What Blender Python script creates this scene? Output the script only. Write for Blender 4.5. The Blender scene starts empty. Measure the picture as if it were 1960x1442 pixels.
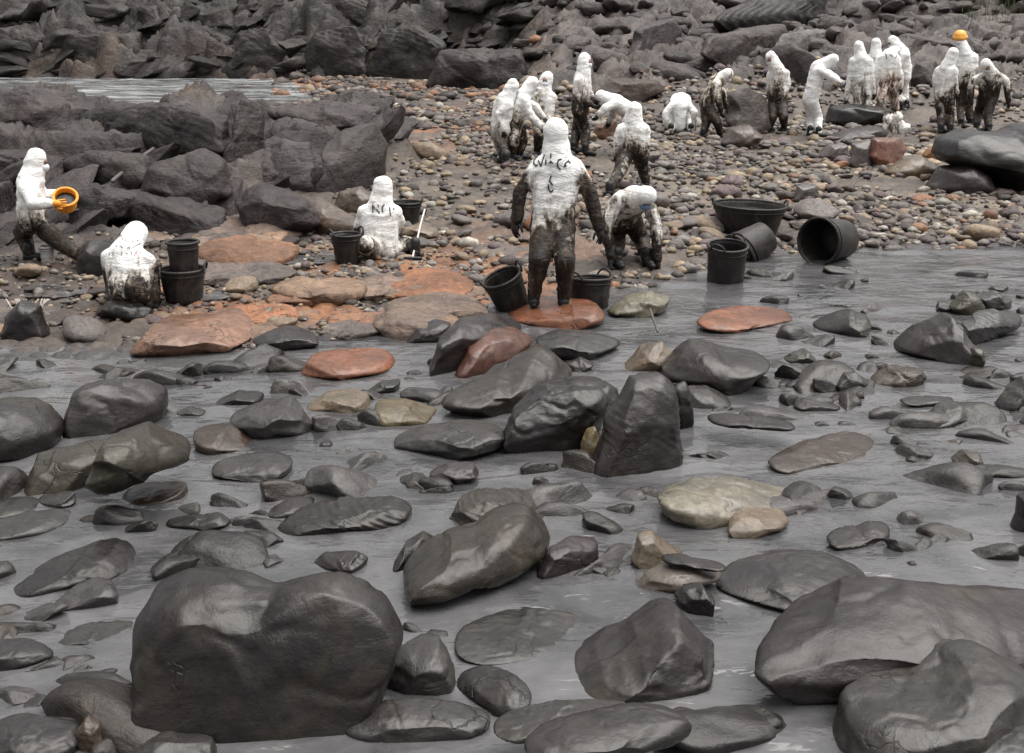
import bpy, bmesh, math, random
import numpy as np
from mathutils import Vector, Matrix
from mathutils.bvhtree import BVHTree

sc = bpy.context.scene
COL = sc.collection
random.seed(7)
RNG = np.random.default_rng(11)

# ------------------------------------------------------------------ camera
CAM_H, PITCH, FPX = 2.9, math.radians(16.4), 2426.0
cam = bpy.data.cameras.new('camera')
cam.sensor_width = 36.0
cam.lens = 36.0 * FPX / 1960.0
cam.clip_start, cam.clip_end = 0.1, 600.0
cam_ob = bpy.data.objects.new('camera', cam)
COL.objects.link(cam_ob)
cam_ob.location = (0, 0, CAM_H)
cam_ob.rotation_euler = (math.pi / 2 - PITCH, 0, 0)
sc.camera = cam_ob

# ------------------------------------------------------------------ sky, sun, exposure
SUN_EL, SUN_AZ = math.radians(74), math.radians(75)     # azimuth from +Y towards +X
world = bpy.data.worlds.new('World')
sc.world = world
world.use_nodes = True
wn = world.node_tree
wn.nodes.clear()
sky = wn.nodes.new('ShaderNodeTexSky')
sky.sky_type = 'NISHITA'
sky.sun_disc = False
sky.sun_elevation = SUN_EL
sky.sun_rotation = SUN_AZ
sky.dust_density = 4.0
hs = wn.nodes.new('ShaderNodeHueSaturation')             # cloud cover: almost no blue left
hs.inputs['Saturation'].default_value = 0.05
bg = wn.nodes.new('ShaderNodeBackground')
bg.inputs['Strength'].default_value = 0.055
wo = wn.nodes.new('ShaderNodeOutputWorld')
wn.links.new(sky.outputs[0], hs.inputs['Color'])
wn.links.new(hs.outputs[0], bg.inputs['Color'])
wn.links.new(bg.outputs[0], wo.inputs['Surface'])
sun = bpy.data.lights.new('sun', 'SUN')
sun.energy = 1.5
sun.angle = math.radians(75)
sun.color = (1.0, 0.955, 0.9)
sun_ob = bpy.data.objects.new('sun', sun)
COL.objects.link(sun_ob)
sd = Vector((math.sin(SUN_AZ) * math.cos(SUN_EL), math.cos(SUN_AZ) * math.cos(SUN_EL), math.sin(SUN_EL)))
sun_ob.rotation_euler = sd.to_track_quat('Z', 'Y').to_euler()
sun_ob.location = sd * 40
vs = sc.view_settings
vs.view_transform = 'Standard'
vs.look = 'None'
vs.exposure = 1.85
vs.gamma = 1.0
vs.use_curve_mapping = False
sc.cycles.max_bounces = 5
sc.cycles.transparent_max_bounces = 8

# ------------------------------------------------------------------ pixel helpers (photo pixels, 1960 wide)
CP = np.array([0, 0, CAM_H])
FW = np.array([0, math.cos(PITCH), -math.sin(PITCH)])
UPV = np.array([0, math.sin(PITCH), math.cos(PITCH)])
RT = np.array([1.0, 0, 0])
def ray(px, py):
    return FW + RT * ((px - 980.0) / FPX) + UPV * ((721.0 - py) / FPX)
def at(px, py, t):
    return CP + ray(px, py) * t
def plane_hit(px, py, z=0.0):
    d = ray(px, py)
    return (z - CAM_H) / d[2]

# ------------------------------------------------------------------ noise
def _h(ix, iy, iz, seed):
    with np.errstate(over='ignore'):
        h = (ix.astype(np.uint32) * np.uint32(374761393) + iy.astype(np.uint32) * np.uint32(668265263)
             + iz.astype(np.uint32) * np.uint32(2147483647 - 1274126177 % 1000003) + np.uint32((seed * 982451653) & 0xffffffff))
        h = (h ^ (h >> np.uint32(13))) * np.uint32(1274126177)
        h = (h ^ (h >> np.uint32(16))) * np.uint32(2246822519)
        h = h ^ (h >> np.uint32(13))
    return h.astype(np.float64) / 4294967295.0
def vnoise(p, seed=0):
    p = np.asarray(p, float)
    f = np.floor(p)
    i = f.astype(np.int64)
    w = p - f
    w = w * w * w * (w * (w * 6 - 15) + 10)
    r = 0
    for dx in (0, 1):
        wx = w[:, 0] if dx else 1 - w[:, 0]
        for dy in (0, 1):
            wy = w[:, 1] if dy else 1 - w[:, 1]
            if p.shape[1] == 2:
                r = r + wx * wy * _h(i[:, 0] + dx, i[:, 1] + dy, i[:, 0] * 0, seed)
            else:
                for dz in (0, 1):
                    wz = w[:, 2] if dz else 1 - w[:, 2]
                    r = r + wx * wy * wz * _h(i[:, 0] + dx, i[:, 1] + dy, i[:, 2] + dz, seed)
    return r * 2 - 1
def fbm(p, octv=4, seed=0, gain=0.5):
    p = np.asarray(p, float)
    s, a, n = 0, 1.0, 0
    for k in range(octv):
        s = s + a * vnoise(p * 2 ** k + 17.3 * k, seed + k)
        n += a
        a *= gain
    return s / n
def facets(p, cell, seed, tilt=0.6, aniso=(1, 1), rot=0.0):
    """blocky broken rock: each Voronoi cell has its own tilted plane. returns height, crack distance"""
    c, s = math.cos(rot), math.sin(rot)
    q = np.stack([(p[:, 0] * c + p[:, 1] * s) / aniso[0], (-p[:, 0] * s + p[:, 1] * c) / aniso[1]], 1) / cell
    i = np.floor(q).astype(np.int64)
    b1 = np.full(len(q), 9e9); b2 = b1.copy()
    hgt = np.zeros(len(q))
    zz = i[:, 0] * 0
    for dx in (-1, 0, 1):
        for dy in (-1, 0, 1):
            a, b = i[:, 0] + dx, i[:, 1] + dy
            vx = a + 0.1 + 0.8 * _h(a, b, zz, seed) - q[:, 0]
            vy = b + 0.1 + 0.8 * _h(a, b, zz, seed + 1) - q[:, 1]
            d = np.hypot(vx, vy)
            h = (_h(a, b, zz, seed + 2) - 0.5) - vx * (_h(a, b, zz, seed + 3) - 0.5) * 2 * tilt - vy * (_h(a, b, zz, seed + 4) - 0.5) * 2 * tilt
            m = d < b1
            b2 = np.where(m, b1, np.minimum(b2, d))
            hgt = np.where(m, h, hgt)
            b1 = np.where(m, d, b1)
    return hgt, b2 - b1
def sst(x, a, b):
    t = np.clip((np.asarray(x, float) - a) / (b - a), 0, 1)
    return t * t * (3 - 2 * t)

# ------------------------------------------------------------------ object helpers
def tag(o, label=None, cat=None, group=None, kind=None):
    if label: o['label'] = label
    if cat: o['category'] = cat
    if group: o['group'] = group
    if kind: o['kind'] = kind
    return o
def mesh_np(name, V, F, smooth=True):
    me = bpy.data.meshes.new(name)
    V = np.asarray(V, np.float32); F = np.asarray(F, np.int32)
    k = F.shape[1]
    me.vertices.add(len(V)); me.vertices.foreach_set('co', V.ravel())
    me.loops.add(F.size); me.loops.foreach_set('vertex_index', F.ravel())
    me.polygons.add(len(F)); me.polygons.foreach_set('loop_start', np.arange(0, F.size, k, dtype=np.int32))
    me.update(calc_edges=True)
    if smooth: me.polygons.foreach_set('use_smooth', np.ones(len(F), bool))
    return me
def link(name, me, mat=None, parent=None, loc=None):
    o = bpy.data.objects.new(name, me)
    COL.objects.link(o)
    if mat is not None and not me.materials: me.materials.append(mat)
    if parent is not None: o.parent = parent
    if loc is not None: o.location = loc
    return o
def color_attr(me, name, rgb):
    a = me.attributes.new(name, 'FLOAT_COLOR', 'POINT')
    c = np.ones((len(rgb), 4), np.float32); c[:, :3] = rgb
    a.data.foreach_set('color', c.ravel())
def float_attr(me, name, v):
    a = me.attributes.new(name, 'FLOAT', 'POINT')
    a.data.foreach_set('value', np.asarray(v, np.float32))
def capsule(p0, p1, r0, r1, n=14, hem=4):
    """tapered capsule, returns verts, tri/quad faces as quads"""
    p0 = np.asarray(p0, float); p1 = np.asarray(p1, float)
    ax = p1 - p0
    L = np.linalg.norm(ax)
    ax = ax / L if L > 1e-6 else np.array([0, 0, 1.0])
    ref = np.array([0, 0, 1.0]) if abs(ax[2]) < 0.9 else np.array([1.0, 0, 0])
    u = np.cross(ax, ref); u /= np.linalg.norm(u)
    v = np.cross(ax, u)
    rings = []
    for k in range(hem + 1):
        a = -math.pi / 2 + 0.12 + (math.pi / 2 - 0.12) * k / hem
        rings.append((p0 + ax * r0 * math.sin(a), r0 * math.cos(a)))
    for k in range(hem + 1):
        a = (math.pi / 2 - 0.12) * k / hem
        rings.append((p1 + ax * r1 * math.sin(a), r1 * math.cos(a)))
    th = np.arange(n) * 2 * math.pi / n
    V = np.concatenate([c + r * (np.cos(th)[:, None] * u + np.sin(th)[:, None] * v) for c, r in rings])
    F = []
    for k in range(len(rings) - 1):
        for j in range(n):
            F.append((k * n + j, (k + 1) * n + j, (k + 1) * n + (j + 1) % n, k * n + (j + 1) % n))
    m = len(rings)
    V = np.concatenate([V, [rings[0][0]], [rings[-1][0]]])
    i0, i1 = m * n, m * n + 1
    for j in range(n):
        F.append((i0, j, (j + 1) % n, i0))
        F.append((i1, (m - 1) * n + (j + 1) % n, (m - 1) * n + j, i1))
    return V, F
def join(parts):
    Vs, Fs, o = [], [], 0
    for V, F in parts:
        Vs.append(np.asarray(V)); Fs += [tuple(i + o for i in f) for f in F]; o += len(V)
    return np.concatenate(Vs), Fs
def mesh_py(name, V, F, smooth=True):
    me = bpy.data.meshes.new(name)
    out = []
    for f in F:
        g = []
        for i in f:
            if i not in g: g.append(int(i))
        out.append(g)
    me.from_pydata([tuple(map(float, v)) for v in V], [], out)
    if smooth: me.polygons.foreach_set('use_smooth', np.ones(len(me.polygons), bool))
    me.update()
    return me
def tube(pts, r, n=8):
    return join([capsule(pts[i], pts[i + 1], r if np.isscalar(r) else r[i], r if np.isscalar(r) else r[i + 1], n, 2) for i in range(len(pts) - 1)])

# ------------------------------------------------------------------ materials
def nt(name):
    m = bpy.data.materials.new(name)
    m.use_nodes = True
    t = m.node_tree
    return m, t, t.nodes['Principled BSDF']
def N(t, kind, **kw):
    n = t.nodes.new('ShaderNode' + kind)
    for k, v in kw.items(): setattr(n, k, v)
    return n
def noise_n(t, vec, scale, detail=6.0, rough=0.6, dist=0.0):
    n = N(t, 'TexNoise')
    n.inputs['Scale'].default_value = scale
    n.inputs['Detail'].default_value = detail
    n.inputs['Roughness'].default_value = rough
    n.inputs['Distortion'].default_value = dist
    if vec is not None: t.links.new(vec, n.inputs['Vector'])
    return n.outputs['Fac']
def ramp(t, fac, stops):
    r = N(t, 'ValToRGB')
    e = r.color_ramp.elements
    while len(e) > 1: e.remove(e[-1])
    e[0].position, e[0].color = stops[0][0], (*stops[0][1], 1)
    for p, c in stops[1:]:
        k = e.new(p); k.color = (*c, 1)
    t.links.new(fac, r.inputs['Fac'])
    return r.outputs['Color']
def mix(t, fac, a, b, mode='MIX'):
    m = N(t, 'Mix', data_type='RGBA', blend_type=mode)
    for sock, v in ((m.inputs[0], fac), (m.inputs[6], a), (m.inputs[7], b)):
        if hasattr(v, 'links'): t.links.new(v, sock)
        elif isinstance(v, tuple): sock.default_value = (*v, 1)
        else: sock.default_value = v
    return m.outputs[2]
def bump(t, h, dist, strength=1.0, nrm=None):
    b = N(t, 'Bump')
    b.inputs['Distance'].default_value = dist
    b.inputs['Strength'].default_value = strength
    t.links.new(h, b.inputs['Height'])
    if nrm is not None: t.links.new(nrm, b.inputs['Normal'])
    return b.outputs['Normal']
def mapping(t, vec, scale, rot=(0, 0, 0)):
    m = N(t, 'Mapping')
    m.inputs['Scale'].default_value = scale
    m.inputs['Rotation'].default_value = rot
    t.links.new(vec, m.inputs['Vector'])
    return m.outputs[0]

def make_rock(name, fine=1.0, r0=0.2, r1=0.45, spec=0.24, moss=True, relief=0.3, coat=0.26, dim=0.22):
    m, t, b = nt(name)
    tc = N(t, 'TexCoord').outputs['Object']
    oi = N(t, 'ObjectInfo')
    addv = N(t, 'VectorMath', operation='ADD')
    t.links.new(tc, addv.inputs[0])
    sca = N(t, 'VectorMath', operation='SCALE'); sca.inputs[3].default_value = 37.0
    cmb = N(t, 'CombineXYZ')
    for k in range(3): t.links.new(oi.outputs['Random'], cmb.inputs[k])
    t.links.new(cmb.outputs[0], sca.inputs[0]); t.links.new(sca.outputs[0], addv.inputs[1])
    v = addv.outputs[0]
    n1 = noise_n(t, v, 2.2 * fine, 8, 0.62, 0.4)
    n2 = noise_n(t, v, 14 * fine, 8, 0.7)
    n3 = noise_n(t, mapping(t, v, (1, 1, 4.0), (0.35, 0.5, 0.3)), 5.0 * fine, 6, 0.65)
    k1 = ramp(t, n1, [(0.28, (0.5, 0.5, 0.5)), (0.5, (0.95, 0.95, 0.95)), (0.72, (1.55, 1.5, 1.42))])
    k2 = ramp(t, n2, [(0.3, (0.62, 0.62, 0.62)), (0.7, (1.35, 1.35, 1.35))])
    oc_ = mix(t, 1.0, oi.outputs['Color'], (dim * 1.07, dim, dim * 0.98), 'MULTIPLY')
    c = mix(t, 1.0, oc_, k1, 'MULTIPLY')
    c = mix(t, 1.0, c, k2, 'MULTIPLY')
    if moss:
        mm = ramp(t, noise_n(t, v, 1.6 * fine, 5, 0.6, 0.8), [(0.56, (0, 0, 0)), (0.72, (0.5, 0.5, 0.5))])
        c = mix(t, mm, c, (0.04, 0.032, 0.018))
    vo = N(t, 'TexVoronoi', feature='DISTANCE_TO_EDGE'); vo.inputs['Scale'].default_value = 2.6 * fine
    wob = N(t, 'TexNoise'); wob.inputs['Scale'].default_value = 3.5 * fine; wob.inputs['Detail'].default_value = 4
    t.links.new(v, wob.inputs['Vector'])
    vm = N(t, 'VectorMath', operation='MULTIPLY_ADD'); vm.inputs[1].default_value = (0.5 / fine,) * 3
    t.links.new(wob.outputs['Color'], vm.inputs[0]); t.links.new(v, vm.inputs[2]); t.links.new(vm.outputs[0], vo.inputs['Vector'])
    gate = ramp(t, noise_n(t, v, 1.1 * fine, 3, 0.5), [(0.56, (1, 1, 1)), (0.66, (0, 0, 0))])
    crk = ramp(t, vo.outputs['Distance'], [(0.0, (0, 0, 0)), (0.02, (1, 1, 1))])
    crk = mix(t, 1.0, crk, gate, 'LIGHTEN')
    c = mix(t, 1.0, c, mix(t, 0.75, (1.0, 1.0, 1.0), crk, 'MULTIPLY'), 'MULTIPLY')
    pit = ramp(t, noise_n(t, v, 46 * fine, 3, 0.6), [(0.3, (0.45, 0.45, 0.45)), (0.42, (1, 1, 1))])
    c = mix(t, 1.0, c, pit, 'MULTIPLY')
    t.links.new(c, b.inputs['Base Color'])
    rr = N(t, 'MapRange'); rr.inputs[3].default_value = r0; rr.inputs[4].default_value = r1
    rr.inputs[1].default_value = 0.3; rr.inputs[2].default_value = 0.7
    t.links.new(n3, rr.inputs[0]); t.links.new(rr.outputs[0], b.inputs['Roughness'])
    b.inputs['Specular IOR Level'].default_value = spec
    nn = bump(t, n1, 0.10 / fine, 0.9 * relief)
    nn = bump(t, crk, 0.012 / fine, 0.6, nn)
    nn = bump(t, n3, 0.022 / fine, 0.8 * relief, nn)
    nn = bump(t, n2, 0.016 / fine, 0.9 * relief, nn)
    t.links.new(nn, b.inputs['Normal'])
    b.inputs['Coat Weight'].default_value = coat
    b.inputs['Coat Roughness'].default_value = 0.3
    t.links.new(bump(t, n1, 0.03 / fine, 0.8 * relief), b.inputs['Coat Normal'])
    return m
M_ROCK = make_rock('wet_rock')
M_COBBLE = make_rock('cobble_stone', 3.0, 0.4, 0.75, 0.35, moss=False, relief=0.8, coat=0.1, dim=1.1)
M_CRAG = make_rock('crag_stone', 0.8, 0.35, 0.7, 0.26, relief=1.0, coat=0.04, dim=0.55)

def make_ground(name, fine, dist):
    m, t, b = nt(name)
    tc = N(t, 'TexCoord').outputs['Object']
    at_ = N(t, 'Attribute', attribute_name='Col').outputs['Color']
    n1 = noise_n(t, tc, 1.3 * fine, 8, 0.65, 0.5)
    n2 = noise_n(t, tc, 9 * fine, 8, 0.7)
    k1 = ramp(t, n1, [(0.3, (0.55, 0.55, 0.55)), (0.7, (1.45, 1.42, 1.38))])
    k2 = ramp(t, n2, [(0.3, (0.6, 0.6, 0.6)), (0.7, (1.4, 1.4, 1.4))])
    c = mix(t, 1.0, mix(t, 1.0, at_, k1, 'MULTIPLY'), k2, 'MULTIPLY')
    t.links.new(c, b.inputs['Base Color'])
    rr = N(t, 'MapRange'); rr.inputs[3].default_value = 0.3; rr.inputs[4].default_value = 0.75
    rr.inputs[1].default_value = 0.3; rr.inputs[2].default_value = 0.7
    t.links.new(n1, rr.inputs[0]); t.links.new(rr.outputs[0], b.inputs['Roughness'])
    nn = bump(t, n1, dist, 1.0)
    nn = bump(t, n2, dist * 0.3, 1.0, nn)
    t.links.new(nn, b.inputs['Normal'])
    b.inputs['Specular IOR Level'].default_value = 0.28
    return m
M_BEACH = make_ground('beach_ground', 1.6, 0.05)
M_CLIFF = make_ground('cliff_stone', 0.9, 0.14)

def make_water(foam_glint=False):
    m, t, b = nt('oily_water')
    tc = N(t, 'TexCoord').outputs['Object']
    big = noise_n(t, mapping(t, tc, (0.8, 1.2, 1), (0, 0, 0.25)), 1.0, 5, 0.6, 1.2)
    col = ramp(t, big, [(0.32, (0.034, 0.034, 0.036)), (0.5, (0.075, 0.074, 0.077)), (0.68, (0.11, 0.109, 0.113))])
    if foam_glint:
        fz = ramp(t, noise_n(t, mapping(t, tc, (0.25, 1.6, 1), (0, 0, -0.12)), 1.0, 6, 0.65, 1.0), [(0.44, (0, 0, 0)), (0.6, (1, 1, 1))])
        col = mix(t, fz, col, (0.36, 0.38, 0.385))  # whitish streaks: foam plus sky glints painted into the water colour
    t.links.new(col, b.inputs['Base Color'])
    rg = ramp(t, big, [(0.35, (0.05, 0.05, 0.05)), (0.65, (0.16, 0.16, 0.16))])
    t.links.new(rg, b.inputs['Roughness'])
    b.inputs['IOR'].default_value = 1.5
    b.inputs['Alpha'].default_value = 0.93
    w1 = noise_n(t, mapping(t, tc, (3.0, 4.6, 1), (0, 0, 0.3)), 1.0, 3, 0.45, 0.8)
    w2 = noise_n(t, mapping(t, tc, (9.0, 15.0, 1), (0, 0, -0.3)), 1.0, 2, 0.45, 0.5)
    nn = bump(t, w1, 0.045, 0.45)
    nn = bump(t, w2, 0.012, 0.5, nn)
    t.links.new(nn, b.inputs['Normal'])
    return m
M_WATER = make_water()
M_STREAM = make_water(True); M_STREAM.name = 'foam_glint_water'

def plain(name, col, rough=0.5, var=0.35, bscale=30, bd=0.004, spec=0.5):
    m, t, b = nt(name)
    tc = N(t, 'TexCoord').outputs['Object']
    n = noise_n(t, tc, bscale, 6, 0.65)
    k = ramp(t, n, [(0.3, (1 - var,) * 3), (0.7, (1 + var,) * 3)])
    t.links.new(mix(t, 1.0, col, k, 'MULTIPLY'), b.inputs['Base Color'])
    b.inputs['Roughness'].default_value = rough
    b.inputs['Specular IOR Level'].default_value = spec
    t.links.new(bump(t, n, bd), b.inputs['Normal'])
    return m
M_RUBBER = plain('black_rubber', (0.015, 0.013, 0.0125), 0.5, 0.75, 9, 0.008, 0.3)
def muddy(m):
    t = m.node_tree; b = t.nodes['Principled BSDF']
    old = b.inputs['Base Color'].links[0].from_socket
    tc = N(t, 'TexCoord').outputs['Object']
    f = ramp(t, noise_n(t, mapping(t, tc, (1, 1, 0.5)), 7.0, 6, 0.7, 1.0), [(0.5, (0, 0, 0)), (0.68, (0.8, 0.8, 0.8))])
    t.links.new(mix(t, f, old, (0.05, 0.038, 0.03)), b.inputs['Base Color'])
muddy(M_RUBBER)
M_SLUDGE = plain('oil_sludge', (0.008, 0.007, 0.006), 0.25, 0.5, 9, 0.02, 0.3)
M_BOOT = plain('boot_rubber', (0.012, 0.012, 0.013), 0.45, spec=0.3)
M_GLOVE_BLACK = plain('oiled_glove', (0.012, 0.009, 0.008), 0.45, spec=0.3)
M_GLOVE_WHITE = plain('pale_glove', (0.42, 0.4, 0.37), 0.6)
M_GLOVE_ORANGE = plain('orange_glove', (0.75, 0.28, 0.02), 0.5, 0.2)
M_HAT = plain('orange_hood', (0.75, 0.36, 0.06), 0.5, 0.35, 18)
M_SKIN = plain('skin', (0.26, 0.155, 0.11), 0.5, 0.12, 20)
M_MASK = plain('dust_mask', (0.55, 0.58, 0.62), 0.7, 0.1)
M_BLUEMASK = plain('blue_mask', (0.12, 0.2, 0.3), 0.7, 0.15)
M_INK = plain('black_marker', (0.02, 0.02, 0.022), 0.6, 0.3)
M_REDINK = plain('red_marker', (0.4, 0.16, 0.15), 0.6, 0.2)
M_GREYINK = plain('faded_marker', (0.22, 0.2, 0.21), 0.6, 0.2)
M_WOOD = plain('driftwood', (0.06, 0.05, 0.045), 0.6, 0.5, 25)
M_PALEWOOD = plain('pale_handle', (0.5, 0.45, 0.4), 0.55, 0.25, 25)
M_ROPE = plain('pale_rope', (0.35, 0.32, 0.28), 0.8, 0.3, 60)
M_GREYCAN = plain('grey_plastic', (0.3, 0.29, 0.29), 0.5, 0.3, 20)
M_GRASS = plain('grass_blade', (0.07, 0.085, 0.03), 0.6, 0.4, 8)

def make_suit():
    m, t, b = nt('oily_coverall')
    tc = N(t, 'TexCoord').outputs['Object']
    oi = N(t, 'ObjectInfo')
    cmb = N(t, 'CombineXYZ')
    mul = N(t, 'Math', operation='MULTIPLY'); mul.inputs[1].default_value = 53.0
    t.links.new(oi.outputs['Random'], mul.inputs[0])
    for k in range(3): t.links.new(mul.outputs[0], cmb.inputs[k])
    add = N(t, 'VectorMath', operation='ADD')
    t.links.new(tc, add.inputs[0]); t.links.new(cmb.outputs[0], add.inputs[1])
    v = add.outputs[0]
    oil = N(t, 'Attribute', attribute_name='oil').outputs['Fac']
    n1 = noise_n(t, mapping(t, v, (1, 1, 0.4)), 8.0, 6, 0.65, 0.8)
    n2 = noise_n(t, v, 28.0, 5, 0.7)
    a1 = N(t, 'Math', operation='MULTIPLY_ADD'); a1.inputs[1].default_value = 2.0; a1.inputs[2].default_value = -1.0
    t.links.new(n1, a1.inputs[0])
    a2 = N(t, 'Math', operation='MULTIPLY_ADD'); a2.inputs[1].default_value = 0.9
    t.links.new(n2, a2.inputs[0]); t.links.new(a1.outputs[0], a2.inputs[2])
    s = N(t, 'Math', operation='MULTIPLY_ADD'); s.inputs[1].default_value = 1.15
    t.links.new(a2.outputs[0], s.inputs[0])
    o2 = N(t, 'Math', operation='MULTIPLY_ADD'); o2.inputs[1].default_value = 1.35; o2.inputs[2].default_value = -0.76
    t.links.new(oil, o2.inputs[0]); t.links.new(o2.outputs[0], s.inputs[2])
    mask = ramp(t, s.outputs[0], [(0.36, (0, 0, 0)), (0.7, (1, 1, 1))])
    film = ramp(t, s.outputs[0], [(0.02, (0, 0, 0)), (0.5, (0.75, 0.75, 0.75))])
    white = ramp(t, n1, [(0.3, (0.74, 0.74, 0.73)), (0.7, (0.84, 0.84, 0.83))])
    c = mix(t, film, white, oi.outputs['Color'])
    gr = ramp(t, noise_n(t, mapping(t, v, (1, 1, 0.45)), 16.0, 5, 0.65, 0.8), [(0.46, (0.011, 0.008, 0.007)), (0.62, (0.05, 0.034, 0.022)), (0.82, (0.26, 0.19, 0.12))])
    c = mix(t, mask, c, gr)
    t.links.new(c, b.inputs['Base Color'])
    r = N(t, 'MapRange'); r.inputs[3].default_value = 0.8; r.inputs[4].default_value = 0.42
    b.inputs['Specular IOR Level'].default_value = 0.22
    t.links.new(mask, r.inputs[0]); t.links.new(r.outputs[0], b.inputs['Roughness'])
    w = noise_n(t, mapping(t, v, (1.0, 1.0, 2.2), (0.2, 0.3, 0)), 9.0, 5, 0.6, 1.5)
    w9 = noise_n(t, mapping(t, v, (0.8, 0.8, 1.6), (0.5, -0.3, 0.4)), 21.0, 4, 0.6, 2.2)
    t.links.new(bump(t, w9, 0.004, 0.6, bump(t, w, 0.03, 0.7)), b.inputs['Normal'])
    return m
M_SUIT = make_suit()
# ================================================================== large structure: terrain
SHX = [-12, -5.2, -3.3, -2.2, -1.4, -0.8, 0.0, 0.9, 1.5, 2.1, 3.0, 6.5, 12]
SHY = [10.4, 10.6, 10.7, 10.8, 11.3, 11.9, 12.2, 12.7, 13.6, 14.4, 15.2, 15.9, 16.5]
def masks(x, y):
    wob = fbm(np.stack([x * 0.5, y * 0.5], 1), 3, 5)
    s = y - np.interp(x, SHX, SHY) + 0.35 * wob
    # mid-left outcrop of fissured rock
    right = np.interp(y, [15, 17, 19, 22, 24], [-5.0, -3.4, -2.4, -1.9, -2.4])
    front = np.interp(x, [-14, -6.5, -4.5, -3.0, -2.0], [13.8, 14.6, 15.0, 16.4, 17.8])
    oc = sst(right + 0.5 * wob - x, -0.25, 0.5) * sst(y - front + 0.5 * wob, -0.5, 0.6) * sst(24.6 + wob - y, 0.0, 2.2)
    # far cliff (left and middle), hillside (right)
    yc = np.interp(x, [-40, -19, -10, 0, 3, 8], [46.5, 46, 45.5, 43.5, 40, 40]) + 1.2 * wob
    hillw = sst(x + 0.06 * (y - 30) + 0.8 * wob, -0.2, 2.6)
    return wob, s, oc, yc, hillw
def height(x, y, detail=True):
    x = np.asarray(x, float); y = np.asarray(y, float)
    wob, s, oc, yc, hillw = masks(x, y)
    p = np.stack([x, y], 1)
    z = np.where(s < 0, -0.32 * sst(-s, 0.0, 2.2), 0.034 * s) + 0.0
    z = np.minimum(z, 0.52)
    # inlet behind the outcrop
    inl = sst(y, 30, 34) * sst(-5.0 - x + 0.25 * (40 - y), -1.0, 5.0)
    z = z - inl * 0.42
    cl = np.maximum(y - yc, 0)
    cliff = 0.95 * np.minimum(cl, 2.5) + 0.55 * np.maximum(cl - 2.5, 0)
    hil = 0.13 * np.clip(y - 28.5, 0, 16) + 0.55 * np.maximum(y - 43, 0)
    up = cliff * (1 - hillw) + hil * hillw
    z = z + np.minimum(up, 16)
    prof = np.interp(y, [14, 16.5, 19, 22, 23.5, 25], [0.12, 0.42, 0.85, 1.2, 1.05, 0.3])
    prof = prof * np.interp(x, [-14, -8.0, -6.6, -2.2], [1.25, 1.12, 0.95, 1.0])
    z = z * (1 - oc) + oc * np.maximum(prof, z)
    cm = np.maximum(sst(y - yc, -0.6, 0.8) * (1 - hillw), hillw * sst(y, 29.5, 33.5) * 0.75)
    if not detail: return z
    # broken stone
    f1, c1 = facets(p, 1.5, 21, 0.9, (1.5, 0.8), 0.5)
    f2, c2 = facets(p, 0.55, 31, 0.8, (1.7, 0.8), 0.7)
    f3, c3 = facets(p, 0.24, 37, 0.8, (1.6, 0.8), 0.4)
    def ridged(ang, sx, sy, sd):
        c_, s_ = math.cos(ang), math.sin(ang)
        q = np.stack([(x * c_ + y * s_) / sx, (-x * s_ + y * c_) / sy], 1)
        q = q + 0.35 * np.stack([fbm(q * 1.3, 2, sd + 1), fbm(q * 1.3, 2, sd + 2)], 1)
        return 1 - 2 * np.abs(fbm(q, 4, sd, 0.55))
    z = z + oc * (0.10 * ridged(0.6, 1.5, 0.75, 301) + 0.05 * ridged(0.9, 0.5, 0.25, 311))
    z = z + cm * (1 - hillw) * (0.3 * ridged(0.45, 3.0, 1.5, 321) + 0.12 * ridged(0.8, 1.1, 0.5, 331))
    z = z + oc * (0.34 * f1 + 0.18 * f2 + 0.08 * f3 - 0.03 * (1 - sst(c3, 0.0, 0.15)) - 0.16 * (1 - sst(c1, 0.0, 0.10)) - 0.07 * (1 - sst(c2, 0.0, 0.12)))
    g1, d1 = facets(p, 3.0, 41, 0.9, (1.5, 0.75), 0.35)
    g2, d2 = facets(p, 1.15, 51, 0.9, (1.6, 0.7), 0.6)
    g3, d3 = facets(p, 0.5, 61, 0.8, (1.5, 0.8), 0.2)
    g4, d4 = facets(p, 0.24, 67, 0.9, (1.6, 0.8), 0.5)
    z = z + cm * ((0.7 - 0.35 * hillw) * g1 + (0.5 - 0.1 * hillw) * g2 + 0.3 * g3 + 0.15 * g4 - 0.3 * (1 - sst(d1, 0.0, 0.10)) - 0.15 * (1 - sst(d2, 0.0, 0.12)))
    z = z + (0.02 + 0.05 * oc + 0.10 * cm) * fbm(p * 2.3, 4, 71)
    bm = (1 - oc) * (1 - cm)
    h1, e1 = facets(p, 0.22, 81, 0.5)
    z = z + bm * np.where(s > -0.2, 1, 0.5) * (0.035 * (sst(e1, 0.0, 0.5) - 0.5) + 0.02 * h1)
    return z
def ground_z(x, y):
    return float(height(np.array([x]), np.array([y]))[0])
def hit(px, py, z=None, base=True):
    """axis depth at which the pixel's ray meets the ground (or the level z)"""
    if z is not None: return plane_hit(px, py, z)
    t = np.geomspace(3.5, 75, 900)
    d = ray(px, py)
    P = CP + d * t[:, None]
    g = height(P[:, 0], P[:, 1], False)
    g = np.where((P[:, 1] < np.interp(P[:, 0], SHX, SHY)), np.maximum(g, 0.0), g)
    below = np.nonzero(P[:, 2] < g)[0]
    if len(below) == 0: return 60.0
    k = below[0]
    if k == 0: return t[0]
    a = P[k - 1, 2] - g[k - 1]; b = g[k] - P[k, 2]
    return t[k - 1] + (t[k] - t[k - 1]) * a / (a + b)

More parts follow.
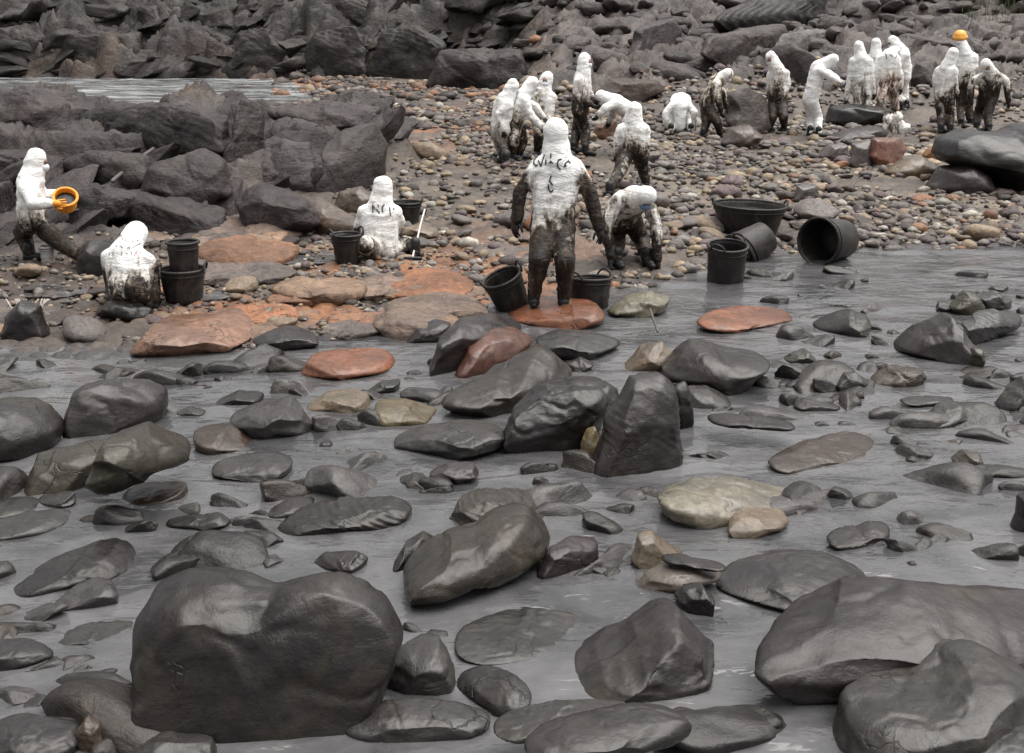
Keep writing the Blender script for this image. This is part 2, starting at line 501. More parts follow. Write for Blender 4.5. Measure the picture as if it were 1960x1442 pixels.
def fan(ys, ncol, half=0.68):
    tx = np.linspace(-half, half, ncol)
    Y = np.repeat(ys, ncol); X = np.tile(tx, len(ys)) * (Y + 5.0)
    i = np.arange(len(ys) - 1)[:, None] * ncol + np.arange(ncol - 1)[None]
    i = i.ravel()
    F = np.stack([i, i + 1, i + ncol + 1, i + ncol], 1)
    return X, Y, F
ys = np.concatenate([np.linspace(1.5, 10, 50, False), np.geomspace(10, 26, 330, False), np.linspace(26, 42, 130, False),
                     np.linspace(42, 56, 190, False), np.linspace(56, 80, 30)])
X, Y, F = fan(ys, 600)
Z = height(X, Y)
wob, s, oc, yc, hillw = masks(X, Y)
P2 = np.stack([X, Y], 1)
def band(a, b, c): return np.asarray(a)[None] * (1 - c[:, None]) + np.asarray(b)[None] * c[:, None]
nA = fbm(P2 * 0.45, 4, 91); nB = fbm(P2 * 1.7, 4, 92); nC = fbm(P2 * 0.9, 3, 93)
col = band((0.050, 0.041, 0.036), (0.085, 0.07, 0.058), sst(nB, -0.4, 0.4))
col = band((0, 0, 0), (1, 1, 1), np.ones(len(X))) * col
def over(col, c, m): return col * (1 - m[:, None]) + np.asarray(c)[None] * m[:, None]
# rusty sand along the left shore, around the workers, and in the back of the cove
rust = 1.2 * np.exp(-((X + 1.8) / 2.8) ** 2 - ((Y - 12.2) / 1.5) ** 2) + 0.55 * np.exp(-((X + 1.2) / 2.6) ** 2 - ((Y - 14.5) / 1.6) ** 2)
rust = rust + 0.8 * np.exp(-((X + 2.4) / 2.0) ** 2 - ((Y - 26) / 4.0) ** 2) * sst(nC, -0.3, 0.3) + 0.9 * np.exp(-((X + 8) / 10) ** 2 - ((Y - 41.5) / 3.2) ** 2)
col = over(col, (0.19, 0.085, 0.04), np.clip(rust * sst(nA + 0.5 * nB, -0.35, 0.25), 0, 0.85))
col = over(col, (0.13, 0.105, 0.08), 0.7 * sst(X, 1.0, 2.5) * sst(Y, 17, 18.5) * sst(24 - Y, 0, 2) * sst(nC, -0.3, 0.3))
col = over(col, (0.04, 0.034, 0.032), np.clip(sst(-3.2 - X, 0, 1.5) * sst(17.5 - Y, 0, 1) * sst(nB, -0.5, 0.3), 0, 0.9))
col = over(col, (0.045, 0.042, 0.043), sst(-s, -0.15, 0.1))
ocol = band((0.026, 0.022, 0.0225), (0.060, 0.052, 0.052), sst(nB + 0.4 * nA, -0.45, 0.45))
ocol = over(ocol, (0.10, 0.075, 0.055), 0.6 * sst(nC, 0.15, 0.6))
ccol = band((0.018, 0.016, 0.0165), (0.05, 0.044, 0.042), sst(nB + 0.5 * nC, -0.5, 0.5))
ccol = over(ccol, (0.04, 0.046, 0.04), 0.6 * sst(nA, 0.0, 0.4) * sst(-6 - X, 0, 6))
ccol = over(ccol, (0.065, 0.042, 0.03), 0.7 * sst(1.6 - np.maximum(Y - yc, 0), 0, 1.2) * sst(nC, -0.4, 0.3))
hcol = band((0.04, 0.034, 0.034), (0.085, 0.071, 0.067), sst(nB + 0.4 * nC, -0.5, 0.5))
ccol = band((1, 1, 1), (0, 0, 0), hillw) * ccol + band((0, 0, 0), (1, 1, 1), hillw) * hcol
col = over(col, (0, 0, 0), oc) + ocol * oc[:, None]
cm = np.maximum(sst(Y - yc, -0.6, 0.6) * (1 - hillw), hillw * sst(Y, 29.5, 33.5))
col = over(col, (0, 0, 0), cm) + ccol * cm[:, None]
fo = oc[F].mean(1) > 0.5
fc = (cm[F].mean(1) > 0.5) & ~fo
V3 = np.stack([X, Y, Z], 1)
def sub_terrain(name, sel, mat):
    f = F[sel]
    u, inv = np.unique(f, return_inverse=True)
    me = mesh_np(name, V3[u], inv.reshape(f.shape))
    color_attr(me, 'Col', np.clip(col[u], 0.01, 0.8))
    return tag(link(name, me, mat), kind='structure')
ground = sub_terrain('ground', ~fo & ~fc, M_BEACH)
outcrop = sub_terrain('rock_outcrop', fo, M_CLIFF)
cliff = sub_terrain('cliff', fc, M_CLIFF)

# water in front (shallow, rippled) and the inlet behind the outcrop
def water_sheet(name, ys, ncol, z, half, amp, xlim=None, mat=None):
    X, Y, F = fan(ys, ncol, half)
    p = np.stack([X * 1.1, Y * 3.2], 1)
    q = np.stack([X * 3.2 + Y * 0.8, Y * 9.5 - X * 0.6], 1)
    h = amp * (fbm(p + 0.6 * fbm(p * 0.5, 2, 7)[:, None], 3, 101) + 0.45 * fbm(q, 3, 111))
    V = np.stack([X, Y, z + h], 1)
    if xlim is not None:
        F = F[(X[F].max(1) < xlim)]
    u, inv = np.unique(F, return_inverse=True)
    me = mesh_np(name, V[u], inv.reshape(F.shape))
    return tag(link(name, me, mat or M_WATER), kind='structure')
water_sheet('water', np.geomspace(1.6, 18.5, 400), 440, 0.0, 0.68, 0.016)
water_sheet('inlet_water', np.linspace(29, 50, 120), 200, 0.38, 0.72, 0.05, -5.0, M_STREAM)

for px, py, rx, ry, sd in ((585, 492, 0.42, 0.5, 1), (395, 565, 0.3, 0.35, 2), (800, 538, 0.35, 0.3, 3), (700, 520, 0.3, 0.3, 4), (480, 500, 0.35, 0.4, 5), (110, 560, 0.3, 0.3, 6)):
    p = at(px, py, hit(px, py))
    th = np.linspace(0, 2 * math.pi, 49)[:-1]
    r = 1 + 0.45 * fbm(np.stack([np.cos(th) * 1.3 + sd * 9, np.sin(th) * 1.3], 1), 3, sd)
    zz = float(height(p[:1], p[1:2], False)[0]) + 0.012
    V = np.concatenate([np.stack([p[0] + rx * r * np.cos(th), p[1] + ry * r * np.sin(th), np.full(48, zz)], 1), [[p[0], p[1], zz]]])
    me = mesh_np('pool', V, np.array([(k, (k + 1) % 48, 48) for k in range(48)]))
    tag(link('pool', me, M_WATER), kind='structure')

# ------------------------------------------------------------------ rock builders
_ico = {}
def ico(n):
    if n not in _ico:
        bm = bmesh.new()
        bmesh.ops.create_icosphere(bm, subdivisions=n, radius=1)
        V = np.array([v.co[:] for v in bm.verts]); Fc = np.array([[v.index for v in f.verts] for f in bm.faces])
        bm.free()
        _ico[n] = (V, Fc)
    return _ico[n]
def cut(V, rng, k, lo, hi, hard=0.9, bias=None):
    for _ in range(k):
        m = rng.normal(size=3)
        if bias is not None: m = m * bias
        m /= np.linalg.norm(m)
        c = rng.uniform(lo, hi)
        d = V @ m - c
        w = np.where(d > 0, d, 0)
        V = V - hard * w[:, None] * m
    return V
def vnormals(V, Fc):
    n = np.cross(V[Fc[:, 1]] - V[Fc[:, 0]], V[Fc[:, 2]] - V[Fc[:, 0]])
    out = np.zeros_like(V)
    for k in range(3): np.add.at(out, Fc[:, k], n)
    return out / (np.linalg.norm(out, axis=1, keepdims=True) + 1e-9)
def angular_mesh(name, seed, n=4, planes=13, stretch=(1, 1, 1), rough=0.06):
    rng = np.random.default_rng(seed)
    V, Fc = ico(n)
    V = cut(V.copy(), rng, planes, 0.42, 0.8, 1.0)
    V = V * np.array(stretch)
    nr = vnormals(V, Fc)
    V = V + nr * (rough * fbm(V * 2.2 + seed, 4, seed))[:, None]
    return mesh_np(name, V, Fc)
def pebble_shape(seed, n, rough=0.12):
    rng = np.random.default_rng(seed)
    V, Fc = ico(n)
    V = cut(V.copy(), rng, 6, 0.62, 0.92, 0.8)
    V = V * np.array([1.0, rng.uniform(0.65, 0.95), rng.uniform(0.36, 0.6)])
    V = V + (V / np.linalg.norm(V, axis=1, keepdims=True)) * (rough * fbm(V * 1.6 + seed, 3, seed))[:, None]
    return V, Fc

def outline_rock(name, label, cat, rgb, pts, group, T=1.0, sink=0.22, seed=1, n=None, planes=5, rough=0.05, z=None,
                 boxy=0.85, tl=0.78, strata=0.0, mat=None, ybase=None, front=0.5, parent=None, sl=1.0):
    """a boulder whose outline follows the traced points, with its own distance, size and depth"""
    pts = np.array(pts, float)
    wpx = np.ptp(pts[:, 0])
    n = 6 if wpx > 200 else (5 if wpx > 45 else 4)
    yb = pts[:, 1].max() if ybase is None else ybase
    cx = (pts[:, 0].min() + pts[:, 0].max()) / 2
    Q = np.roll(pts, -1, 0)
    A = (pts[:, 0] * Q[:, 1] - Q[:, 0] * pts[:, 1])
    ctr = np.array([((pts[:, 0] + Q[:, 0]) * A).sum(), ((pts[:, 1] + Q[:, 1]) * A).sum()]) / (3 * A.sum())
    t0 = hit(cx, yb, z)
    hw = (pts[:, 0].max() - pts[:, 0].min()) / 2 * t0 / FPX
    hh = (pts[:, 1].max() - pts[:, 1].min()) / 2 * t0 / FPX
    el = PITCH + math.atan((ctr[1] - 721) / FPX)
    Tm = min(T * hw, tl * hh / math.sin(max(el, 0.05)), 2.2 * hw)
    tt = Tm * math.sin(el)
    kv = math.sqrt(max(0.03, 1 - (tt / hh) ** 2))
    tc = t0 + front * Tm * math.cos(el)
    # polar outline
    ang = np.linspace(-math.pi, math.pi, 181)[:-1]
    R = np.zeros(len(ang))
    a0 = pts - ctr
    for k, th in enumerate(ang):
        d = np.array([math.cos(th), math.sin(th)])
        best = 1e-3
        for i in range(len(pts)):
            p, q = a0[i], a0[(i + 1) % len(pts)]
            e = q - p
            den = d[0] * e[1] - d[1] * e[0]
            if abs(den) < 1e-9: continue
            r = (p[0] * e[1] - p[1] * e[0]) / den
            u = (p[0] * d[1] - p[1] * d[0]) / den
            if r > 0 and -1e-6 <= u <= 1 + 1e-6: best = max(best, r)
        R[k] = best
    ker = np.array([1, 2, 3, 2, 1.0]); ker /= ker.sum()
    R = np.convolve(np.concatenate([R[-2:], R, R[:2]]), ker, 'valid')
    R = R * (1 + (0.35 + 1.1 * sink) * np.clip(np.sin(ang), 0, 1) ** 2)          # goes on below the water or gravel line
    rng = np.random.default_rng(seed)
    V, Fc = ico(n)
    V = cut(V.copy(), rng, planes, 0.62, 0.86, 0.85, np.array([0.45, 0.6, 1.0]))
    r2 = np.hypot(V[:, 0], V[:, 1])
    th = np.arctan2(-V[:, 1], V[:, 0])
    Rm = np.interp(th, np.concatenate([ang, [math.pi]]), np.concatenate([R, R[:1]])) * tc / FPX
    ex = r2 ** boxy
    dirx, diry = np.cos(th), -np.sin(th)
    fwd = np.array([0, 1.0, 0])
    S = (Rm * ex * dirx)[:, None] * RT + (Rm * ex * diry * kv)[:, None] * UPV \
        + (Tm * np.sign(V[:, 2]) * np.abs(V[:, 2]) ** boxy)[:, None] * -fwd
    # stand it at the distance where the water or the ground cuts it along the traced foot
    zg = CAM_H + ray(cx, yb)[2] * t0
    c0 = at(ctr[0], ctr[1], tc)
    D = (c0 + S - CP) / tc
    xs = np.linspace(pts[:, 0].min() + 0.2 * wpx, pts[:, 0].max() - 0.2 * wpx, 9)
    low = []
    for x in xs:
        ys_ = [pts[i, 1] + (Q[i, 1] - pts[i, 1]) * (x - pts[i, 0]) / (Q[i, 0] - pts[i, 0]) for i in range(len(pts))
               if (pts[i, 0] - x) * (Q[i, 0] - x) <= 0 and abs(Q[i, 0] - pts[i, 0]) > 1e-6]
        low.append(max(ys_))
    slope = np.polyfit(xs - cx, [plane_hit(x, y, zg) for x, y in zip(xs, low)], 1)[0] * 0.6 * sl
    slope = max(-0.14, min(0.14, slope * wpx / 2 / t0)) * 2 * t0 / wpx
    pxv = FPX * (D @ RT) / (D @ FW) + 980 - cx
    lim = 0.55 * wpx
    D = D * (1 + slope * np.clip(pxv, -lim, lim) / t0)[:, None]
    pyv = 721 - FPX * (D @ UPV) / (D @ FW)
    lo_, hi_ = tc * 0.97, tc * 1.35
    for _ in range(26):
        mid = (lo_ + hi_) / 2
        ab = (CAM_H + mid * D[:, 2]) > zg
        if ab.any() and pyv[ab].max() > yb: lo_ = mid
        else: hi_ = mid
    sc_ = mid / tc
    tc = mid
    c3 = at(ctr[0], ctr[1], tc)
    W = CP + D * tc - c3
    hw, hh, Tm = hw * sc_, hh * sc_, Tm * sc_
    size = math.sqrt(hw * max(hh, 0.3 * hw))
    nr = vnormals(W, Fc)
    if (nr * (W - 0)).sum() < 0: nr = -nr; Fc = Fc[:, ::-1]
    q = W / size
    dsp = rough * size * fbm(q * 1.5 + seed * 3.1, 4, seed, 0.5)
    rid = 1 - np.abs(fbm(q * 1.1 + seed * 7.7, 3, seed + 9))
    dsp = dsp - 0.35 * rough * size * sst(rid, 0.86, 0.99)
    if strata:
        sx = q @ np.array([0.5, 0.2, 1.0]) * 6 + 0.8 * fbm(q * 1.2, 2, seed)
        dsp = dsp + strata * size * (np.abs((sx % 1) - 0.5) - 0.25)
    W = W + nr * dsp[:, None] + c3
    base = np.array([c3[0], c3[1], W[:, 2].min()])
    me = mesh_np(name, W - base, Fc)
    o = link(name, me, mat or M_ROCK, parent, base)
    kc = 2.3 if (mat is None and max(rgb) >= 0.13) else 1.0
    o.color = (rgb[0] * kc, rgb[1] * kc, rgb[2] * kc, 1)
    return tag(o, label, cat, group)
# ------------------------------------------------------------------ broken blocks belonging to the cliff, the outcrop and the hillside
crag = [angular_mesh('crag_block', 200 + k, 4, 14, ((1.6, 1, 0.85), (1.3, 1.0, 0.75), (1.8, 0.9, 0.9), (1.1, 1, 0.9))[k % 4], 0.12) for k in range(10)]
for me in crag: me.materials.append(M_CRAG)
rounded = []
for k in range(6):
    V, Fc = pebble_shape(260 + k, 4, 0.16)
    me = mesh_np('rounded_block', V * np.array([1, 1, 1.4]), Fc); me.materials.append(M_CRAG); rounded.append(me)
def block(parent, name, p, size, rgb, rot, shapes=None):
    o = link(name, random.choice(shapes or crag), None, parent, p)
    o.scale = size
    o.rotation_euler = rot
    o.color = (*rgb, 1)
    return o
def shade(c, v): return tuple(min(1, max(0.006, k * v)) for k in c)
n_done = 0
for _ in range(300):
    px, py = random.uniform(-150, 1060), random.uniform(-40, 140)
    t = hit(px, py)
    if t > 58: continue
    p = at(px, py, t)
    if p[1] < float(masks(p[:1], p[1:2])[3][0]) - 0.3: continue
    s = random.uniform(0.3, 0.8) * (1.6 if random.random() < 0.2 else 1)
    block(cliff, 'rock', (p[0], p[1] + 0.35 * s, p[2] - 0.3 * s), (s * 1.2, s, s * random.uniform(0.7, 1.1)),
          shade((0.036, 0.032, 0.0315), random.uniform(0.7, 1.35)), (random.gauss(-0.25, 0.25), random.gauss(-0.45, 0.25), random.gauss(0.2, 0.45)))
for _ in range(330):
    px, py = random.uniform(900, 2100), random.uniform(-20, 150)
    t = hit(px, py)
    if t > 58: continue
    p = at(px, py, t)
    s = random.uniform(0.12, 0.5)
    block(cliff, 'rock', (p[0], p[1] + 0.1, p[2] + 0.02), (s * 1.4, s, s * random.uniform(0.6, 1.0)),
          shade((0.085, 0.075, 0.073), random.uniform(0.6, 1.4)), (random.uniform(-0.4, 0.4), random.uniform(-0.4, 0.4), random.uniform(0, 6.3)), rounded)
for i_ in range(290):
    px, py = random.uniform(-150, 760), random.uniform(180, 480)
    if i_ > 235: px, py = random.uniform(-150, 420), random.uniform(190, 330)
    t = hit(px, py)
    p = at(px, py, t)
    if float(masks(p[:1], p[1:2])[2][0]) < 0.5: continue
    s = random.uniform(0.12, 0.42) * (1.5 if random.random() < 0.15 else 1)
    block(outcrop, 'rock', (p[0], p[1] + 0.25 * s, p[2] - 0.32 * s), (s * 1.3, s, s * random.uniform(0.7, 1.05)),
          shade((0.062, 0.053, 0.054), random.uniform(0.8, 1.2)), (random.gauss(-0.15, 0.22), random.gauss(-0.4, 0.22), random.gauss(0.5, 0.4)))

for _ in range(45):
    px, py = random.uniform(-150, 1010), random.uniform(70, 140)
    t = hit(px, py)
    p = at(px, py, t)
    if t > 58 or p[1] < float(masks(p[:1], p[1:2])[3][0]) - 0.6: continue
    s = random.uniform(0.3, 0.85)
    block(cliff, 'rock', (p[0], p[1], p[2]), (s * 1.3, s, s * random.uniform(0.6, 0.9)), shade((0.04, 0.036, 0.035), random.uniform(0.6, 1.4)),
          (random.uniform(-0.4, 0.4), random.uniform(-0.5, 0.2), random.uniform(-0.8, 0.8)))

# the big lumps of the outcrop and the bluffs of the cliff, traced one by one
LUMPS = [[(140,215),(220,196),(350,196),(435,222),(442,290),(350,316),(250,296),(170,255)], [(438,235),(460,188),(500,198),(507,260),(497,328),(450,340),(436,290)],
 [(286,318),(380,283),(430,308),(442,372),(350,388),(272,368)], [(108,302),(175,278),(280,298),(302,348),(250,368),(150,354)], [(-34,180),(75,168),(130,198),(152,262),(100,292),(-34,285)],
 [(178,372),(320,366),(432,408),(434,454),(280,446),(198,414)], [(430,382),(500,350),(590,378),(628,432),(550,454),(450,434)], [(500,206),(620,194),(735,203),(732,248),(560,258)], [(-44,292),(60,283),(112,310),(64,354),(-44,354)],
 [(-40,356),(20,345),(30,400),(-10,440),(-40,440)], [(130,365),(200,352),(270,372),(250,420),(160,424)]]
for k, pts in enumerate(LUMPS):
    outline_rock('lump', None, None, shade((0.052, 0.044, 0.0455), 0.85 + 0.3 * ((k * 7) % 5) / 5), pts, None, T=0.7, sink=0.3, seed=5100 + k, planes=8, rough=0.10, parent=outcrop, mat=M_CRAG, strata=0.02)
BLUFFS = [[(-40,140),(-40,60),(60,40),(110,68),(108,138)], [(98,138),(110,58),(180,46),(272,60),(284,140)], [(300,120),(340,58),(400,50),(446,72),(436,125)], [(420,140),(450,60),(520,48),(566,98),(546,142)],
 [(556,140),(600,60),(680,48),(706,98),(690,150)], [(696,145),(730,60),(800,48),(856,88),(840,152)], [(818,168),(840,98),(920,86),(1000,98),(1018,172)], [(-20,44),(40,4),(120,-4),(156,40)], [(146,54),(200,8),(300,12),(314,60)],
 [(306,55),(360,8),(440,12),(456,56)], [(464,52),(520,-6),(600,8),(596,64)], [(594,56),(650,-8),(760,-6),(786,56)], [(776,54),(850,6),(960,16),(1016,62),(900,96)]]
for k, pts in enumerate(BLUFFS):
    outline_rock('bluff', None, None, shade((0.04, 0.035, 0.0345), 0.8 + 0.4 * ((k * 3) % 5) / 5), pts, None, T=0.6, sink=0.4, seed=5200 + k, planes=11, rough=0.13, parent=cliff, mat=M_CRAG, strata=0.05)

# ------------------------------------------------------------------ boulders, each traced
DK, PU, OL, BR, GR, TN, OR, RD = ((0.046, 0.039, 0.038), (0.066, 0.053, 0.055), (0.10, 0.09, 0.062), (0.11, 0.078, 0.058),
                                  (0.095, 0.092, 0.092), (0.19, 0.15, 0.105), (0.25, 0.105, 0.055), (0.14, 0.068, 0.048))
GW = 'oiled boulders lying in the shallow water'
GS = 'loose stones on the shore'
GB = 'large rocks on the slope behind the workers'
W_ROCKS = [
 ('large dark rounded boulder cut by the left picture edge, weedy at its foot', DK, [(-60,770),(0,760),(54,763),(90,782),(118,810),(118,838),(86,867),(36,890),(-60,892)], dict(planes=2)),
 ('blocky flat-topped grey boulder next to the dark rounded one', PU, [(128,790),(140,745),(160,732),(200,727),(279,728),(318,746),(322,781),(304,806),(250,815),(200,828),(154,838),(132,820)], dict(planes=7, T=0.7)),
 ('low greenish end of the long pair of boulders on the left', OL, [(42,915),(50,873),(104,857),(171,843),(215,850),(205,890),(170,935),(100,946),(54,948)], dict(sink=0.05)),
 ('long olive-brown boulder with a rounded nose and a curved crack', OL, [(155,938),(175,890),(205,835),(271,809),(321,811),(357,821),(393,839),(397,864),(339,880),(290,897),(240,937),(195,952)], dict(sink=0.05, T=0.8)),
 ('small purple wedge of rock touching the long olive boulder', BR, [(371,817),(436,810),(475,835),(510,860),(464,866),(404,872),(375,845)], dict(planes=7)),
 ('pale grey wedge with a straight right-hand edge', GR, [(440,795),(500,764),(561,757),(571,774),(600,836),(536,841),(475,837),(446,812)], dict(planes=7)),
 ('low flat grey rock awash right of the long olive boulder', GR, [(404,899),(425,874),(482,864),(532,864),(559,885),(553,910),(500,921),(430,914)], dict(sink=0.5, tl=0.9)),
 ('dull brown flat rock in front of the long olive boulder', BR, [(225,960),(250,930),(304,917),(354,921),(358,962),(286,968)], dict(sink=0.4, tl=0.88)),
 ('tiny black stone poking out alone in open water', DK, [(608,853),(617,843),(630,843),(637,851),(625,857)], dict()),
 ('small dark stone just right of the blocky flat-topped boulder', PU, [(338,790),(365,775),(395,790),(370,799)], dict()),
 ('low dark wedge behind the pale grey wedge', DK, [(410,778),(457,742),(500,752),(505,764),(464,776)], dict()),
 ('rounded dark stone at the edge of the rusty slab', PU, [(484,646),(511,628),(557,622),(600,635),(623,653),(589,673),(536,673),(498,666)], dict()),
 ('wide orange slab awash in the left channel', OR, [(580,728),(590,680),(640,671),(700,668),(745,672),(760,700),(700,714),(640,724)], dict(planes=3, sink=0.2, strata=0.02, tl=0.93)),
 ('dark low stone at the left edge below the long boulders', DK, [(-40,965),(28,952),(68,955),(82,970),(20,994),(-40,1000)], dict()),
 ('long pale slab slanting in from the left edge', GR, [(-50,1015),(43,988),(107,970),(139,984),(142,1000),(70,1014),(-10,1034),(-50,1036)], dict(planes=6)),
 ('little grey stone between the pale slab and the olive boulder', GR, [(71,952),(110,943),(140,942),(142,966),(118,974)], dict()),
 ('small black rounded stone with a flat neighbour on its left', DK, [(310,1000),(345,992),(378,985),(421,980),(443,1003),(400,1013),(340,1008)], dict()),
 ('smooth grey hump with a clean curved top above the giant boulder', GR, [(312,1066),(357,1028),(407,1016),(416,1045),(404,1070)], dict(sink=0.4, tl=0.88)),
 ('rounded dark stone touching the left end of the long black slab', PU, [(513,988),(546,956),(604,951),(580,980),(535,992)], dict()),
 ('long black slab of layered rock near the middle of the channel', DK, [(528,1026),(555,990),(600,973),(671,952),(760,944),(790,970),(778,998),(700,1012),(620,1020)], dict(planes=7, strata=0.06)),
 ('broad grey rock with a dark undercut left side, left of the hollow boulder', GR, [(750,842),(800,817),(871,805),(943,805),(966,824),(966,862),(904,880),(850,880),(800,866),(757,857)], dict(sink=0.02, planes=3)),
 ('big dark boulder with a deep black hollow on its right side', DK, [(966,840),(979,788),(1029,742),(1100,712),(1165,715),(1185,750),(1157,790),(1130,832),(1100,868),(1010,858),(970,848)], dict(planes=5, rough=0.09)),
 ('tall ribbed upright boulder leaning beside the hollow one', PU, [(1148,880),(1157,803),(1186,760),(1207,717),(1268,712),(1292,738),(1300,795),(1298,846),(1282,893),(1236,915),(1178,915),(1150,902)], dict(planes=2, T=1.1, strata=0.05, rough=0.06)),
 ('small egg-shaped yellowish stone wedged against the ribbed boulder', (0.22,0.18,0.10), [(1112,848),(1122,820),(1139,816),(1148,842),(1140,870),(1116,866)], dict()),
 ('dark narrow slab standing behind the ribbed boulder', DK, [(1290,740),(1312,728),(1325,760),(1322,800),(1300,820)], dict()),
 ('purple-grey boulder in front of the standing worker, partly behind the reddish one', PU, [(832,704),(836,652),(879,610),(950,601),(1000,621),(985,660),(911,700),(886,714),(850,718)], dict(planes=6)),
 ('reddish-brown rounded boulder in the middle of the boulder heap', RD, [(880,715),(896,667),(939,631),(986,627),(1020,649),(1005,680),(957,705),(914,722)], dict(planes=4)),
 ('grey-brown wedge boulder with a pointed top, front of the boulder heap', (0.085,0.072,0.06), [(845,775),(904,739),(961,703),(993,678),(1029,656),(1061,671),(1100,710),(1046,737),(975,789),(914,800)], dict(planes=7)),
 ('small black stone right of the pointed wedge boulder', DK, [(1080,692),(1110,682),(1138,697),(1122,714),(1095,712)], dict()),
 ('tan rock with a purple side above the ribbed boulder', TN, [(1190,712),(1225,665),(1270,645),(1292,670),(1280,712)], dict(planes=8)),
 ('big smooth dark boulder with a long tapering right end', PU, [(1262,711),(1296,669),(1324,650),(1367,653),(1403,673),(1460,684),(1478,691),(1431,728),(1385,757),(1349,739),(1314,728)], dict(planes=2, sink=0.08)),
 ('smooth dark boulder alone in the right-hand water', DK, [(1551,628),(1599,601),(1631,590),(1664,605),(1669,623),(1646,643),(1610,646),(1581,632)], dict(planes=3)),
 ('broad purple-grey boulder amid the right-hand cluster', PU, [(1710,668),(1742,637),(1778,605),(1817,597),(1846,634),(1880,680),(1864,696),(1817,700),(1774,686)], dict(planes=8)),
 ('small weedy green stone at the back of the right-hand cluster', OL, [(1819,590),(1846,555),(1874,561),(1885,590),(1845,604)], dict()),
 ('grey low stone beside the weedy green one', GR, [(1872,570),(1905,557),(1938,574),(1932,589),(1885,593)], dict()),
 ('striped flat slab tilted at the right of the right-hand cluster', GR, [(1825,622),(1903,590),(1951,600),(1948,617),(1889,643),(1849,662)], dict(planes=7, strata=0.07)),
 ('small olive stone under the broad purple-grey boulder', OL, [(1850,690),(1862,665),(1880,668),(1884,692),(1868,704)], dict()),
 ('small rounded stone left of the knobbly pink one', DK, [(1601,739),(1617,715),(1639,711),(1662,730),(1648,746),(1610,753)], dict()),
 ('knobbly pinkish rock in front of the right-hand cluster', BR, [(1668,733),(1703,701),(1760,697),(1771,716),(1755,739),(1681,743)], dict(rough=0.1)),
 ('grey slanting stone at the far right of the channel', GR, [(1752,819),(1789,791),(1831,761),(1866,784),(1848,796),(1796,814)], dict()),
 ('thin dark stone nearly covered by water behind the grey slanting one', DK, [(1715,771),(1796,756),(1832,760),(1762,780)], dict()),
 ('dark pointed boulder cut by the right picture edge', DK, [(1912,783),(1931,744),(1960,722),(2010,715),(2010,778),(1950,788)], dict()),
 ('low grey slab below the dark pointed boulder at the right edge', GR, [(1915,808),(1960,786),(2010,778),(2010,806)], dict()),
 ('long narrow boulder slanting up to a black knob', BR, [(1468,893),(1510,873),(1567,846),(1617,838),(1660,822),(1694,848),(1683,857),(1617,861),(1571,884),(1542,908),(1489,908)], dict()),
 ('thin flat dark stone lying level in the water', DK, [(1344,798),(1389,790),(1460,801),(1517,814),(1523,828),(1439,818),(1367,807)], dict()),
 ('little dark stone with a long wake to its right', PU, [(1518,780),(1538,760),(1588,768),(1612,781),(1550,788)], dict()),
 ('smooth pale grey dome below the tapering boulder', GR, [(1296,782),(1318,737),(1358,737),(1392,760),(1405,784)], dict(sink=0.4, tl=0.88)),
 ('small round olive stone in open water at the right', OL, [(1821,882),(1845,861),(1876,864),(1880,886),(1850,900)], dict()),
 ('white-topped mossy rock with a dark undercut left end', (0.2,0.19,0.15), [(1258,948),(1300,920),(1400,914),(1490,929),(1547,945),(1500,967),(1420,974),(1380,998),(1320,1011),(1272,988)], dict(sink=0.06, rough=0.07)),
 ('tan angular stone against the front of the mossy rock', TN, [(1383,1013),(1414,981),(1439,973),(1519,975),(1519,994),(1467,1026),(1396,1030)], dict(planes=8)),
 ('mottled tan stone with a dark foot', (0.15,0.125,0.09), [(1212,1073),(1221,1021),(1248,1012),(1269,1035),(1311,1063),(1237,1091)], dict()),
 ('broad flat tan stone awash behind the pyramid-shaped boulder', (0.15,0.13,0.11), [(1211,1138),(1237,1092),(1280,1073),(1330,1073),(1390,1092),(1340,1113),(1280,1133)], dict(sink=0.6, sl=0, T=0.6)),
 ('thin crooked rock with a knob at its upper end', DK, [(1578,1044),(1646,1017),(1667,995),(1701,994),(1698,1010),(1660,1026),(1646,1052),(1603,1048)], dict()),
 ('big low dome of grey rock half covered by water', (0.075,0.072,0.074), [(1360,1138),(1421,1106),(1481,1067),(1546,1051),(1610,1058),(1669,1106),(1655,1116),(1567,1150),(1510,1175),(1403,1146)], dict(planes=2, sink=0.4, tl=0.88)),
 ('huge long boulder lying diagonally at lower right', PU, [(1418,1282),(1430,1258),(1500,1210),(1570,1170),(1650,1120),(1740,1083),(1850,1088),(1930,1106),(2020,1120),(2050,1230),(1900,1245),(1750,1295),(1640,1352),(1520,1352),(1460,1322)], dict(planes=3, sink=0.03, T=0.9)),
 ('large boulder in the lower right corner with a rusty belly', (0.09,0.085,0.08), [(1610,1452),(1617,1370),(1646,1330),(1706,1288),(1778,1251),(1867,1220),(1914,1217),(1975,1260),(2050,1330),(2050,1420),(1900,1470),(1800,1500),(1640,1500)], dict(planes=5, sink=0.05)),
 ('smooth grey boulder cut by the lower right corner', (0.07,0.07,0.072), [(1760,1470),(1850,1400),(1960,1373),(2060,1390),(2060,1530),(1770,1530)], dict(planes=3)),
 ('pyramid-shaped brown boulder with one sharp sloping side', (0.07,0.06,0.062), [(1055,1332),(1150,1240),(1210,1170),(1262,1138),(1297,1133),(1330,1190),(1367,1250),(1387,1267),(1367,1304),(1340,1334),(1200,1350)], dict(planes=9, sink=0.15)),
 ('dark knob of rock behind the top of the pyramid boulder', DK, [(1290,1140),(1308,1119),(1345,1116),(1368,1150),(1357,1176),(1322,1178)], dict()),
